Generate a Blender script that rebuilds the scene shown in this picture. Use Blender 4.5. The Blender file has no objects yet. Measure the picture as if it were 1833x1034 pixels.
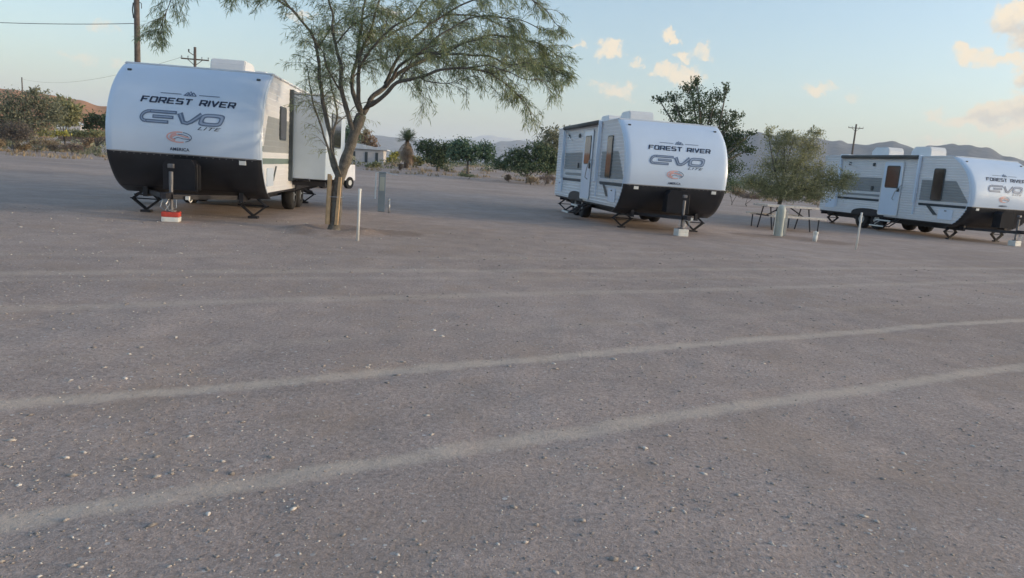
import bpy, bmesh, math, random
import numpy as np
from mathutils import Vector, Matrix, noise
random.seed(7); rng = np.random.default_rng(11)
C = bpy.context.scene.collection
SC = bpy.context.scene
R = math.radians
# ---------------------------------------------------------------- camera
FPX, PITCH, ROLL, EYE = 1290.8, 0.1654, 0.0717, 1.3
cam = bpy.data.cameras.new('camera'); cam.sensor_width = 36; cam.lens = 36*FPX/1833
cam.clip_start = .05; cam.clip_end = 40000
co = bpy.data.objects.new('camera', cam); C.objects.link(co)
cp, sp, cr, sr = math.cos(PITCH), math.sin(PITCH), math.cos(ROLL), math.sin(ROLL)
r0, u0, f0 = Vector((1,0,0)), Vector((0,sp,cp)), Vector((0,cp,-sp))
RV, UV = r0*cr+u0*sr, u0*cr-r0*sr
M3 = Matrix((RV, UV, -f0)).transposed()
co.matrix_world = Matrix.Translation((0,0,EYE)) @ M3.to_4x4()
SC.camera = co
def ray(px, py):
    return (f0*FPX + RV*(px-916.5) - UV*(py-517)).normalized()
def spot(px, py, Y):
    """world point seen in direction px,py at forward distance Y"""
    d = ray(px, py); k = Y/d.y
    return Vector((d.x*k, Y, EYE+d.z*k))
# ---------------------------------------------------------------- sun and sky
SUN_EL, SUN_AZ = R(8.0), R(93)       # azimuth clockwise from +Y
sd = Vector((math.sin(SUN_AZ)*math.cos(SUN_EL), math.cos(SUN_AZ)*math.cos(SUN_EL), math.sin(SUN_EL)))
sun = bpy.data.lights.new('sun', 'SUN'); sun.energy = 1.1; sun.angle = R(2.5); sun.color = (1, .80, .58)
so = bpy.data.objects.new('sun', sun); C.objects.link(so)
so.rotation_euler = sd.to_track_quat('Z', 'Y').to_euler()
SC.view_settings.view_transform = 'Standard'; SC.view_settings.look = 'None'
SC.view_settings.exposure = 1.6; SC.view_settings.gamma = 1
W = bpy.data.worlds.new('World'); SC.world = W; W.use_nodes = True
wn = W.node_tree; wn.nodes.clear()
def N(t, typ, **k):
    n = t.nodes.new(typ)
    for a, b in k.items(): setattr(n, a, b)
    return n
def mth(t, op, a, b=None, c=None, clamp=False):
    n = N(t, 'ShaderNodeMath', operation=op); n.use_clamp = clamp
    for i, v in enumerate((a, b, c)):
        if v is None: continue
        if hasattr(v, 'links'): t.links.new(v, n.inputs[i])
        else: n.inputs[i].default_value = v
    return n.outputs[0]
def vmt(t, op, a, b=None):
    n = N(t, 'ShaderNodeVectorMath', operation=op)
    for i, v in enumerate((a, b)):
        if v is None: continue
        if hasattr(v, 'links'): t.links.new(v, n.inputs[i])
        else: n.inputs[i].default_value = tuple(v)
    return n.outputs['Value'] if op in ('DOT_PRODUCT','LENGTH') else n.outputs[0]
def mix(t, f, a, b, typ='MIX'):
    n = N(t, 'ShaderNodeMix', data_type='RGBA', blend_type=typ)
    for i, v in ((0, f), (6, a), (7, b)):
        if hasattr(v, 'links'): t.links.new(v, n.inputs[i])
        else: n.inputs[i].default_value = v if i == 0 else (*v, 1)
    return n.outputs[2]
def ramp(t, f, stops):
    n = N(t, 'ShaderNodeValToRGB'); e = n.color_ramp.elements
    while len(e) < len(stops): e.new(.5)
    for k, (p, c) in zip(e, stops):
        k.position = p; k.color = (*c, 1) if len(c) == 3 else c
    t.links.new(f, n.inputs[0]); return n.outputs[0]
def tex(t, vec, scale, detail=4, rough=.5, dist=0):
    n = N(t, 'ShaderNodeTexNoise'); n.inputs['Scale'].default_value = scale
    n.inputs['Detail'].default_value = detail; n.inputs['Roughness'].default_value = rough
    n.inputs['Distortion'].default_value = dist
    t.links.new(vec, n.inputs['Vector']); return n
SKY_STRENGTH = .12
sky = N(wn, 'ShaderNodeTexSky', sky_type='NISHITA', sun_disc=False, sun_elevation=SUN_EL, sun_rotation=SUN_AZ)
sky.altitude = 200; sky.air_density = 1.0; sky.dust_density = 2.4; sky.ozone_density = 1.8
tc = N(wn, 'ShaderNodeTexCoord')
gen = tc.outputs['Generated']
nz = tex(wn, gen, 45, 6, .65).outputs['Color']
nz = vmt(wn, 'SUBTRACT', nz, (.5,.5,.5)); nz = vmt(wn, 'MULTIPLY', nz, (.055,.055,.055))
pd = vmt(wn, 'ADD', gen, nz)
# every cloud: direction (pixel of the photograph), half width, half height in px, thickness
CL = [(182,52,22,9,.5),(115,95,12,7,.35),(152,102,20,8,.35),(212,112,14,7,.35),(1091,91,26,17,1),(1038,84,9,6,.45),
 (1142,108,8,9,.7),(1203,61,13,11,.9),(1222,99,16,9,.9),(1255,94,22,11,.7),(1187,124,22,13,.85),(1228,134,24,19,.95),(1100,160,34,14,.75),(1122,172,14,9,.6),
 (1465,155,26,8,.8),(1522,171,16,5,.35),(1745,95,26,13,1),(1818,34,30,22,1),(1838,60,20,20,.9),(1812,105,36,12,.9),(1774,103,26,7,.6),(1844,132,22,14,.9),(1836,168,26,9,.6),
 (1735,216,34,12,1),(1785,200,42,15,1),(1835,188,34,14,.9),(1806,226,46,9,.8),(1690,213,26,6,.6),(1845,212,34,12,.9),(1700,256,60,5,.45),(1860,250,50,7,.4),(540,30,20,8,.6),(662,74,20,10,.7),(940,115,16,7,.5),(590,62,20,8,.5),(700,20,24,9,.5),
 (2050,120,120,60,1),(2200,40,160,60,1),(-200,60,90,24,.6),(-420,120,120,22,.6)]
acc = None; low = None
for (cx, cy, rx, ry, th) in CL:
    c = ray(cx, cy); u = Vector((c.y, -c.x, 0)).normalized(); v = u.cross(c)*-1 if u.cross(c).z < 0 else u.cross(c)
    q = vmt(wn, 'SUBTRACT', pd, c)
    a = vmt(wn, 'DOT_PRODUCT', q, u*(FPX/rx)); b = vmt(wn, 'DOT_PRODUCT', q, v*(FPX/ry))
    d2 = mth(wn, 'ADD', mth(wn, 'MULTIPLY', a, a), mth(wn, 'MULTIPLY', b, b))
    m = mth(wn, 'MULTIPLY', mth(wn, 'SUBTRACT', 1.35, d2, clamp=True), th)
    if cx > 1680 and ry > 13:
        lb = mth(wn, 'MULTIPLY', m, mth(wn, 'MULTIPLY_ADD', b, -.9, .15, clamp=True))
        low = lb if low is None else mth(wn, 'MAXIMUM', low, lb)
    acc = m if acc is None else mth(wn, 'MAXIMUM', acc, m)
fine = tex(wn, gen, 70, 6, .68).outputs['Fac']
gate = mth(wn, 'MULTIPLY', acc, 4, clamp=True)
raw = mth(wn, 'ADD', acc, mth(wn, 'MULTIPLY', mth(wn, 'MULTIPLY_ADD', fine, 2.4, -1.2), gate))
sm_ = N(wn, 'ShaderNodeMapRange', interpolation_type='SMOOTHSTEP'); wn.links.new(raw, sm_.inputs[0]); sm_.inputs[1].default_value = -.02; sm_.inputs[2].default_value = 1.05
mask = mth(wn, 'MULTIPLY', sm_.outputs[0], .92)
cloud = mix(wn, low, (3.2, 2.6, 1.8), (1.6, 1.5, 1.42))
skyc = mix(wn, mask, sky.outputs[0], cloud)
bg = N(wn, 'ShaderNodeBackground'); bg.inputs['Strength'].default_value = SKY_STRENGTH
wn.links.new(skyc, bg.inputs[0])
wo = N(wn, 'ShaderNodeOutputWorld'); wn.links.new(bg.outputs[0], wo.inputs[0])

# ---------------------------------------------------------------- materials
def mat(name, col, rough=.6, metal=0, var=.12, scale=3, bump=0, bscale=40, spec=.5, coat=0):
    m = bpy.data.materials.new(name); m.use_nodes = True; t = m.node_tree
    b = t.nodes['Principled BSDF']
    co_ = N(t, 'ShaderNodeTexCoord').outputs['Object']
    n = tex(t, co_, scale, 5, .6).outputs['Fac']
    lo = tuple(c*(1-var) for c in col); hi = tuple(min(1, c*(1+var)) for c in col)
    t.links.new(ramp(t, n, [(.3, lo), (.7, hi)]), b.inputs['Base Color'])
    b.inputs['Roughness'].default_value = rough; b.inputs['Metallic'].default_value = metal
    b.inputs['Specular IOR Level'].default_value = spec; b.inputs['Coat Weight'].default_value = coat
    if bump:
        bn = N(t, 'ShaderNodeBump'); bn.inputs['Strength'].default_value = bump; bn.inputs['Distance'].default_value = .02
        t.links.new(tex(t, co_, bscale, 4).outputs['Fac'], bn.inputs['Height']); t.links.new(bn.outputs[0], b.inputs['Normal'])
    return m
def leafmat(name, c1, c2, c3=None, trans=.25, rough=.6):
    m = bpy.data.materials.new(name); m.use_nodes = True; t = m.node_tree
    b = t.nodes['Principled BSDF']
    g = N(t, 'ShaderNodeNewGeometry')
    st = [(0, c1), (.6, c2)] + ([(1, c3)] if c3 else [])
    col = ramp(t, g.outputs['Random Per Island'], st)
    t.links.new(col, b.inputs['Base Color']); b.inputs['Roughness'].default_value = rough
    b.inputs['Specular IOR Level'].default_value = .2
    tr = N(t, 'ShaderNodeBsdfTranslucent'); t.links.new(col, tr.inputs[0])
    mx = N(t, 'ShaderNodeMixShader'); mx.inputs[0].default_value = trans
    t.links.new(b.outputs[0], mx.inputs[1]); t.links.new(tr.outputs[0], mx.inputs[2])
    t.links.new(mx.outputs[0], t.nodes['Material Output'].inputs[0])
    return m
M = dict(
 white=mat('white_siding', (.74,.75,.77), .35, var=.05, scale=1.2),
 cap=mat('sky_tinted_gelcoat', (.62,.72,.85), .28, var=.04, scale=.9, coat=.2),  # white gelcoat with the blue cast of sky light tinted into its colour
 black=mat('black_gelcoat', (.022,.024,.03), .38, var=.3, scale=2),
 grey=mat('grey_graphic', (.30,.32,.33), .4, var=.06),
 stripe=mat('dark_stripe', (.045,.06,.07), .4),
 green=mat('green_stripe', (.16,.22,.20), .4),
 ink=mat('navy_lettering', (.022,.035,.075), .35),
 steel=mat('steel_blue_lettering', (.12,.17,.26), .35),
 pale=mat('pale_blue_lettering', (.30,.37,.50), .35),
 red=mat('red_emblem', (.72,.40,.38), .4),
 chassis=mat('black_chassis', (.018,.017,.022), .6, var=.3, scale=8),
 rubber=mat('tyre_rubber', (.018,.018,.02), .85, bump=.2),
 alu=mat('galvanised_steel', (.45,.46,.47), .4, .7, var=.1, scale=12),
 jack=mat('worn_steel', (.16,.16,.17), .5, .5, var=.2, scale=14),
 cover=mat('matt_black_plastic', (.024,.025,.03), .8, var=.2, spec=.12),
 glass=mat('tinted_glass', (.03,.022,.024), .06, spec=1.0),
 roof=mat('roof_membrane', (.62,.64,.66), .6),
 ac=mat('air_conditioner_plastic', (.70,.71,.72), .5, var=.05),
 awn=mat('awning_fabric', (.10,.10,.095), .8, var=.15),
 slide=mat('slide_out_panel', (.55,.64,.73), .4, var=.05),
 wood=mat('weathered_wood', (.58,.54,.49), .8, var=.2, scale=14, bump=.3, bscale=60),
 pole=mat('pole_wood', (.12,.095,.08), .85, var=.3, scale=6, bump=.4),
 guard=mat('tan_board', (.50,.34,.19), .75, var=.18, scale=9, bump=.3, bscale=70),
 stake=mat('white_plastic', (.72,.72,.68), .5, var=.08),
 redp=mat('red_plastic', (.55,.07,.05), .5, var=.15, scale=20),
 bark=mat('mesquite_bark', (.14,.125,.105), .9, var=.4, scale=16, bump=.8, bscale=45),
 ped=mat('sage_pedestal_paint', (.40,.44,.41), .5, var=.08),
 pedb=mat('blue_grey_pedestal_paint', (.24,.29,.33), .5, var=.1),
 wall=mat('far_wall_paint', (.52,.50,.50), .8),
 rust=mat('brown_roof', (.16,.10,.07), .8),
 cartw=mat('cart_body_paint', (.70,.71,.74), .4),
 rock=mat('dark_rock', (.10,.09,.085), .9, var=.3, bump=.6, bscale=8),
)
LM = dict(
 verde=leafmat('mesquite_leaf', (.15,.19,.10), (.26,.31,.16), (.40,.41,.23), .42),
 dark=leafmat('dark_leaf', (0.061,0.096,0.056), (0.105,0.149,0.079), (0.158,0.193,0.105)),
 olive=leafmat('olive_leaf', (.20,.21,.11), (.33,.33,.17), (.48,.46,.26), .4),
 grey=leafmat('grey_green_leaf', (.15,.165,.11), (.24,.25,.165), (.33,.32,.22)),
 green=leafmat('bluish_green_leaf', (0.070,0.131,0.088), (0.123,0.193,0.123), (0.193,0.263,0.140)),
 straw=leafmat('straw_blade', (.24,.18,.11), (.38,.30,.20), (.46,.38,.27)),
 pink=leafmat('dry_twig', (.20,.15,.13), (.30,.23,.19), (.36,.30,.24)),
 yell=leafmat('yellow_green_leaf', (0.228,0.245,0.070), (0.385,0.367,0.105), (0.665,0.578,0.105)),
 brown=leafmat('dead_frond', (0.210,0.149,0.105), (0.333,0.245,0.175), (0.455,0.350,0.245)),
 twig=leafmat('bare_twig', (0.105,0.088,0.079), (0.175,0.149,0.131), (0.228,0.193,0.158)),
)
# ---------------------------------------------------------------- helpers
def tag(o, label=None, cat=None, group=None, kind=None):
    if label: o['label'] = label
    if cat: o['category'] = cat
    if group: o['group'] = group
    if kind: o['kind'] = kind
    return o
def empty(name, loc, rz=0):
    o = bpy.data.objects.new(name, None); C.objects.link(o); o.empty_display_size = .2
    o.location = loc; o.rotation_euler = (0,0,rz); return o
class MB:
    def __init__(s): s.v = []; s.f = []; s.m = []
    def add(s, vs, fs, mi=0):
        n = len(s.v); s.v += [tuple(v) for v in vs]
        s.f += [tuple(i+n for i in f) for f in fs]; s.m += [mi]*len(fs); return s
    def box(s, x0, x1, y0, y1, z0, z1, mi=0, bev=0):
        if bev:
            b = min(bev, (x1-x0)/2.1, (y1-y0)/2.1, (z1-z0)/2.1)
            bm = bmesh.new(); bmesh.ops.create_cube(bm, size=1)
            for v in bm.verts:
                v.co = Vector((x0+(v.co.x+.5)*(x1-x0), y0+(v.co.y+.5)*(y1-y0), z0+(v.co.z+.5)*(z1-z0)))
            bmesh.ops.bevel(bm, geom=bm.edges[:], offset=b, segments=2, affect='EDGES', profile=.6)
            bm.verts.ensure_lookup_table()
            s.add([v.co[:] for v in bm.verts], [[v.index for v in f.verts] for f in bm.faces], mi); bm.free(); return s
        return s.add([(x0,y0,z0),(x1,y0,z0),(x1,y1,z0),(x0,y1,z0),(x0,y0,z1),(x1,y0,z1),(x1,y1,z1),(x0,y1,z1)],
                     [(0,3,2,1),(4,5,6,7),(0,1,5,4),(1,2,6,5),(2,3,7,6),(3,0,4,7)], mi)
    def tube(s, pts, rad, n=8, mi=0, cap=True):
        pts = [Vector(p) for p in pts]
        if not hasattr(rad, '__len__'): rad = [rad]*len(pts)
        base = len(s.v); up = None
        for i, p in enumerate(pts):
            d = (pts[min(i+1, len(pts)-1)] - pts[max(i-1, 0)])
            if d.length < 1e-9: d = Vector((0,0,1))
            d.normalize()
            if up is None: up = d.orthogonal().normalized()
            up = (up - d*up.dot(d)); up = up.normalized() if up.length > 1e-6 else d.orthogonal().normalized()
            w = d.cross(up)
            for k in range(n):
                a = 2*math.pi*k/n
                s.v.append(tuple(p + (up*math.cos(a)+w*math.sin(a))*rad[i]))
        for i in range(len(pts)-1):
            for k in range(n):
                a = base+i*n+k; b = base+i*n+(k+1) % n
                s.f.append((a, b, b+n, a+n)); s.m.append(mi)
        if cap:
            s.f.append(tuple(base+k for k in reversed(range(n)))); s.m.append(mi)
            e = base+(len(pts)-1)*n; s.f.append(tuple(e+k for k in range(n))); s.m.append(mi)
        return s
    def bar(s, a, b, w=.04, t=None, mi=0):
        return s.tube([a, b], [w/2*1.3]*2, 4, mi)
    def prism(s, poly, axis, a, b, mi=0):
        """poly of 2-d points extruded along axis 0=x 1=y 2=z"""
        def P(u, v, w):
            return (w,u,v) if axis == 0 else (u,w,v) if axis == 1 else (u,v,w)
        n = len(poly); vs = [P(*p, a) for p in poly]+[P(*p, b) for p in poly]
        return s.add(vs, [tuple(range(n))[::-1], tuple(range(n, 2*n))]+[(i,(i+1) % n,(i+1) % n+n,i+n) for i in range(n)], mi)
    def build(s, name, m, parent=None, smooth=False, fixn=True):
        me = bpy.data.meshes.new(name); me.from_pydata(s.v, [], s.f)
        for x in (m if isinstance(m, (list, tuple)) else [m]): me.materials.append(x)
        me.polygons.foreach_set('material_index', s.m)
        if fixn:
            bm = bmesh.new(); bm.from_mesh(me); bmesh.ops.recalc_face_normals(bm, faces=bm.faces[:]); bm.to_mesh(me); bm.free()
        if smooth: me.polygons.foreach_set('use_smooth', [True]*len(me.polygons))
        me.update()
        o = bpy.data.objects.new(name, me); C.objects.link(o)
        if parent: o.parent = parent
        return o
def npmesh(name, V, F, m, parent=None, smooth=False):
    """V (n,3), F (k,4) quads"""
    me = bpy.data.meshes.new(name); V = np.asarray(V, np.float32); F = np.asarray(F, np.int32)
    me.vertices.add(len(V)); me.vertices.foreach_set('co', V.ravel())
    k = F.shape[1]; me.loops.add(F.size); me.loops.foreach_set('vertex_index', F.ravel())
    me.polygons.add(len(F)); me.polygons.foreach_set('loop_start', np.arange(len(F), dtype=np.int32)*k)
    me.materials.append(m); me.update(calc_edges=True); me.validate()
    if smooth: me.polygons.foreach_set('use_smooth', [True]*len(me.polygons))
    o = bpy.data.objects.new(name, me); C.objects.link(o)
    if parent: o.parent = parent
    return o
def quads(cent, A, B):
    """quad per row: centre, half vectors A,B (diamond-like leaf)"""
    V = np.stack([cent-A, cent-B*1.0+A*.1, cent+A, cent+B+A*.1], 1).reshape(-1, 3)
    F = np.arange(len(V)).reshape(-1, 4); return V, F
def rnd_unit(n):
    v = rng.normal(size=(n, 3)); return v/np.linalg.norm(v, axis=1)[:, None]
def leaves(cent, size, asp=.45):
    n = len(cent); A = rnd_unit(n); T = rnd_unit(n); B = np.cross(A, T); B /= np.linalg.norm(B, axis=1)[:, None]+1e-9
    s = size*rng.uniform(.6, 1.4, (n, 1))
    return quads(cent, A*s, B*s*asp)

# ---------------------------------------------------------------- ground
TREE = Vector((-3.19, 12.59, 0))
def sstep(a, b, x):
    t = max(0, min(1, (x-a)/(b-a))); return t*t*(3-2*t)
TR = [(4.787, .5946, -.0027, .080, .64), (3.29, .605, -.002, .080, .64), (9.285, .5526, -.0009, .15, .30), (7.44, .5713, -.0002, .13, .30), (8.61, .508, .001, .10, .16), (5.75, .60, .0, .10, .10), (10.6, .53, .0, .14, .14)]
def gz(x, y):
    r = math.hypot(x, y)
    z = 0.0
    az = x/max(y, 1)
    z += 1.15*sstep(45, 110, r)*sstep(-.62, -.3, az)*(1-sstep(.9, 1.6, az))
    if r < 40:
        z += .010*(noise.noise(Vector((x*1.3, y*1.3, 0))))+.022*noise.noise(Vector((x*.35, y*.35, 3)))
        if r < 16:
            z += .006*noise.noise(Vector((x*6, y*6, 1)))
            for a, b, c, w, s in TR[:2]:
                d = (y-(a+b*x+c*x*x))*.86; z += -.002*math.exp(-(d/.13)**2)+.003*math.exp(-((abs(d)-.24)/.08)**2)
        dt = math.hypot(x-TREE.x, y-TREE.y)
        z += .07*math.exp(-((dt-.55)/.22)**2)
    if r > 45: z += .15*noise.noise(Vector((x*.06, y*.06, 5)))*sstep(45, 70, r)
    return z
def axis(vals): return sorted(set(round(v, 4) for v in vals))
gx = [0.0]; st = .07
while gx[-1] < 14000: gx.append(gx[-1]+st); st *= 1.032 if gx[-1] > 3.5 else 1.0
gx = axis([-v for v in gx]+gx)
gy = [1.0]; st = .06
while gy[-1] < 14000: gy.append(gy[-1]+st); st *= 1.030 if gy[-1] > 6 else 1.004
gy = axis([-14000, -4000, -1000, -250, -60, -15, -5, -2, 0, .5]+gy)
nx, ny = len(gx), len(gy)
GV = np.array([(x, y, gz(x, y)) for y in gy for x in gx])
ii, jj = np.meshgrid(np.arange(nx-1), np.arange(ny-1)); a0 = (jj*nx+ii).ravel()
GF = np.stack([a0, a0+1, a0+1+nx, a0+nx], 1)
def ground_mat():
    m = bpy.data.materials.new('desert_gravel'); m.use_nodes = True; t = m.node_tree
    b = t.nodes['Principled BSDF']; P = N(t, 'ShaderNodeTexCoord').outputs['Object']
    big = tex(t, P, .22, 5, .6).outputs['Fac']; mid = tex(t, P, 2.1, 5, .65).outputs['Fac']
    sm = tex(t, P, 38, 4, .7).outputs['Fac']; xs = tex(t, P, 130, 3, .7).outputs['Fac']
    col = ramp(t, big, [(.3, (.345,.272,.232)), (.7, (.470,.375,.322))])
    col = mix(t, .75, col, ramp(t, mid, [(.3, (.42,.42,.42)), (.7, (.60,.59,.585))]), 'OVERLAY')
    col = mix(t, .8, col, ramp(t, sm, [(.28, (.30,.30,.30)), (.5, (.5,.5,.5)), (.72, (.66,.66,.67))]), 'OVERLAY')
    col = mix(t, .55, col, ramp(t, xs, [(.3, (.28,.28,.28)), (.7, (.72,.72,.72))]), 'OVERLAY')
    hue = tex(t, P, .9, 5, .7, .6).outputs['Fac']
    mr = N(t, 'ShaderNodeMapRange', interpolation_type='SMOOTHSTEP'); t.links.new(hue, mr.inputs[0]); mr.inputs[1].default_value = .48; mr.inputs[2].default_value = .66; mr.inputs[4].default_value = .42
    col = mix(t, mr.outputs[0], col, (.40,.29,.215))
    for (ex, ey, er) in ((TREE.x, TREE.y, 1.0), (TREE.x+.9, TREE.y+.5, .7), (7.3, 19.3, 1.0), (8.1, 18.6, .8), (6.2, 19.2, .7)):   # freshly dug brown earth
        dd = vmt(t, 'LENGTH', vmt(t, 'MULTIPLY', vmt(t, 'SUBTRACT', P, (ex, ey, 0)), (1, 1, 0)))
        dd = mth(t, 'ADD', dd, mth(t, 'MULTIPLY_ADD', mid, 1.2, -.6))
        mr = N(t, 'ShaderNodeMapRange', interpolation_type='SMOOTHSTEP'); t.links.new(dd, mr.inputs[0]); mr.inputs[1].default_value = er*.5; mr.inputs[2].default_value = er*1.1; mr.inputs[3].default_value = .6; mr.inputs[4].default_value = 0
        col = mix(t, mr.outputs[0], col, (.24,.17,.13))
    # pebbles: cells with a random tint
    for sc, lo, hi, st_ in ((70, .66, .72, .8), (27, .80, .84, .8)):
        v = N(t, 'ShaderNodeTexVoronoi', feature='F1'); v.inputs['Scale'].default_value = sc; t.links.new(P, v.inputs['Vector'])
        sep = N(t, 'ShaderNodeSeparateColor'); t.links.new(v.outputs['Color'], sep.inputs[0])
        pick = mth(t, 'GREATER_THAN', sep.outputs[0], hi); near = mth(t, 'LESS_THAN', v.outputs['Distance'], mth(t, 'MULTIPLY_ADD', sep.outputs[2], .2, .08))
        peb = ramp(t, sep.outputs[1], [(0, (.25,.225,.21)), (.35, (.40,.36,.33)), (1, (.66,.62,.58))])
        col = mix(t, mth(t, 'MULTIPLY', mth(t, 'MULTIPLY', pick, near), st_), col, peb)
    # compacted pale dust in the tyre tracks
    sp_ = N(t, 'ShaderNodeSeparateXYZ'); t.links.new(P, sp_.inputs[0]); X, Y = sp_.outputs[0], sp_.outputs[1]
    wob = mth(t, 'MULTIPLY_ADD', tex(t, P, 1.6, 6, .75).outputs['Fac'], .24, -.12)
    tot = None
    for a, bb, c, w, s in TR:
        cu = mth(t, 'MULTIPLY_ADD', mth(t, 'MULTIPLY_ADD', X, c, bb), X, a)
        d = mth(t, 'ABSOLUTE', mth(t, 'ADD', mth(t, 'SUBTRACT', Y, cu), wob))
        mr = N(t, 'ShaderNodeMapRange', interpolation_type='SMOOTHSTEP'); t.links.new(d, mr.inputs[0])
        mr.inputs[1].default_value = w*.35; mr.inputs[2].default_value = w*1.6; mr.inputs[3].default_value = s; mr.inputs[4].default_value = 0
        tot = mr.outputs[0] if tot is None else mth(t, 'MAXIMUM', tot, mr.outputs[0])
    brk = mth(t, 'MULTIPLY_ADD', tex(t, P, 6, 5, .75).outputs['Fac'], 2.2, -.25, clamp=True)
    col = mix(t, mth(t, 'MULTIPLY', tot, brk), col, (.66,.54,.43))
    t.links.new(col, b.inputs['Base Color']); b.inputs['Roughness'].default_value = .93; b.inputs['Specular IOR Level'].default_value = .2
    h = mth(t, 'ADD', mth(t, 'MULTIPLY', sm, 1.0), mth(t, 'MULTIPLY', xs, .35))
    h = mth(t, 'ADD', h, mth(t, 'MULTIPLY', mid, 2.0))
    bn = N(t, 'ShaderNodeBump'); bn.inputs['Strength'].default_value = .55; bn.inputs['Distance'].default_value = .018
    t.links.new(h, bn.inputs['Height']); t.links.new(bn.outputs[0], b.inputs['Normal'])
    return m
g = npmesh('ground', GV, GF, ground_mat(), smooth=True); tag(g, kind='structure')
# loose stones lying on the gravel, one uncountable mass
def scatter_stones():
    base = np.array([(1,0,0),(.3,.95,0),(-.8,.6,0),(-.8,-.6,0),(.3,-.95,0),(0,0,.7),(.1,.1,-.4)])
    fa = []
    for k in range(5): fa += [(k, (k+1) % 5, 5), ((k+1) % 5, k, 6)]
    fa = np.array(fa); VV = []; FF = []; n = 0
    for _ in range(34000):
        y = 1.6+12.5*random.random()**1.5; x = random.uniform(-1, 1)*(y*.78+.5)
        if noise.noise(Vector((x*.9, y*.9, 9)))+random.uniform(-.5, .5) < -.12: continue
        ontrk = any(abs(y-(a+b*x+c*x*x)) < w*1.3 for a, b, c, w, s in TR[:2])
        if ontrk and random.random() < .75: continue
        s = .0022+.0045*random.random()**2+(.010*random.random() if random.random() < .05 else 0)
        s *= 1+y*.05
        a = random.uniform(0, 6.28); ca, sa = math.cos(a), math.sin(a)
        p = base*rng.uniform(.6, 1.3, (7, 1))*np.array([s*random.uniform(1, 1.7), s, s*random.uniform(.5, .9)])
        p = np.stack([p[:,0]*ca-p[:,1]*sa, p[:,0]*sa+p[:,1]*ca, p[:,2]], 1)+np.array([x, y, gz(x, y)+s*.1])
        VV.append(p); FF.append(fa+n); n += 7
    m = leafmat('loose_stone', (.25,.22,.195), (.40,.355,.315), (.68,.63,.57), 0)
    o = npmesh('gravel_stones', np.concatenate(VV), np.concatenate(FF), m)
    tag(o, 'small pale and grey loose stones scattered on the gravel lot', 'gravel', kind='stuff')
scatter_stones()

# ---------------------------------------------------------------- hills
def hill(name, sky_px, r_in, r_out, m, seed, rough_h=.05, ext=None):
    """ridge whose crest follows azimuths; built as a height field with real depth"""
    ks = []
    for px, py in sky_px:
        d = ray(px, py); ks.append((math.atan2(d.x, d.y), d.z/math.hypot(d.x, d.y)))
    n = 220; rows = 26; V = []
    for j in range(rows):
        tj = j/(rows-1); r = r_in+(r_out-r_in)*tj
        rc = r_in+(r_out-r_in)*.6
        prof = math.sin(min(tj/.6, 1)*math.pi/2)**1.25 if tj < .6 else math.cos((tj-.6)/.4*math.pi/2)**.8
        for i in range(n):
            a = ks[0][0]+(ks[-1][0]-ks[0][0])*i/(n-1)
            k = 0
            while k < len(ks)-2 and a > ks[k+1][0]: k += 1
            t = (a-ks[k][0])/(ks[k+1][0]-ks[k][0]); t = t*t*(3-2*t)
            H = (ks[k][1]*(1-t)+ks[k+1][1]*t)*rc
            p = Vector((math.sin(a)*r, math.cos(a)*r, 0)); q = p*(6/rc)
            rid = noise.noise(Vector((q.x*1.5, q.y*1.5, seed)))*.5+abs(noise.noise(Vector((q.x*5, q.y*5, seed+3))))*-.6+noise.noise(Vector((q.x*14, q.y*14, seed)))*.2
            # soft radial gullies keep the crest near the skyline
            z = EYE*prof+H*prof*(1+rid*.20*(1-.75*math.exp(-((tj-.6)/.12)**2)))+H*rough_h*noise.noise(Vector((a*60, seed, 0)))*prof
            V.append((p.x, p.y, z-1.5*(1-prof)))
    ii, jj = np.meshgrid(np.arange(n-1), np.arange(rows-1)); a0 = (jj*n+ii).ravel()
    o = npmesh(name, V, np.stack([a0, a0+1, a0+1+n, a0+n], 1), m); tag(o, kind='structure'); return o
def hillmat(name, c1, c2, sc):
    m = bpy.data.materials.new(name); m.use_nodes = True; t = m.node_tree; b = t.nodes['Principled BSDF']
    P = N(t, 'ShaderNodeTexCoord').outputs['Object']
    a = tex(t, P, sc, 6, .65).outputs['Fac']; c = tex(t, P, sc*14, 4, .7).outputs['Fac']
    col = ramp(t, a, [(.35, c1), (.65, c2)]); col = mix(t, .7, col, ramp(t, c, [(.35, (.3,.32,.3)), (.6, (.62,.6,.6))]), 'OVERLAY')
    t.links.new(col, b.inputs['Base Color']); b.inputs['Roughness'].default_value = 1; b.inputs['Specular IOR Level'].default_value = .05
    return m
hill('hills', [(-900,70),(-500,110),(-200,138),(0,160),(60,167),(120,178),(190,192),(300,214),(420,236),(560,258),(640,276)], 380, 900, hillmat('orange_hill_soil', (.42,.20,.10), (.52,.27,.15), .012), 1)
hill('hills', [(1080,318),(1130,296),(1180,268),(1230,250),(1290,241),(1350,240),(1400,243),(1440,248),(1500,255),(1540,262),(1600,257),(1640,268),(1665,262),(1710,261),(1760,267),(1800,281),(1840,292),(1900,300),(2100,330),(2500,330)], 1500, 3000, hillmat('haze_tinted_right_hill', (.12,.13,.15), (.16,.16,.175), .003), 4)  # blue-grey of the hazy air is mixed into this ridge's colour
hill('hills', [(480,262),(560,246),(610,238),(645,241),(700,245),(735,252),(780,262),(840,268),(880,256),(900,252),(950,252),(1010,254),(1080,262),(1150,280),(1200,300)], 3200, 4600, hillmat('haze_tinted_mid_hill', (.17,.18,.20), (.22,.22,.24), .002), 8)  # base colour carries part of the blue haze in front of it
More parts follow.
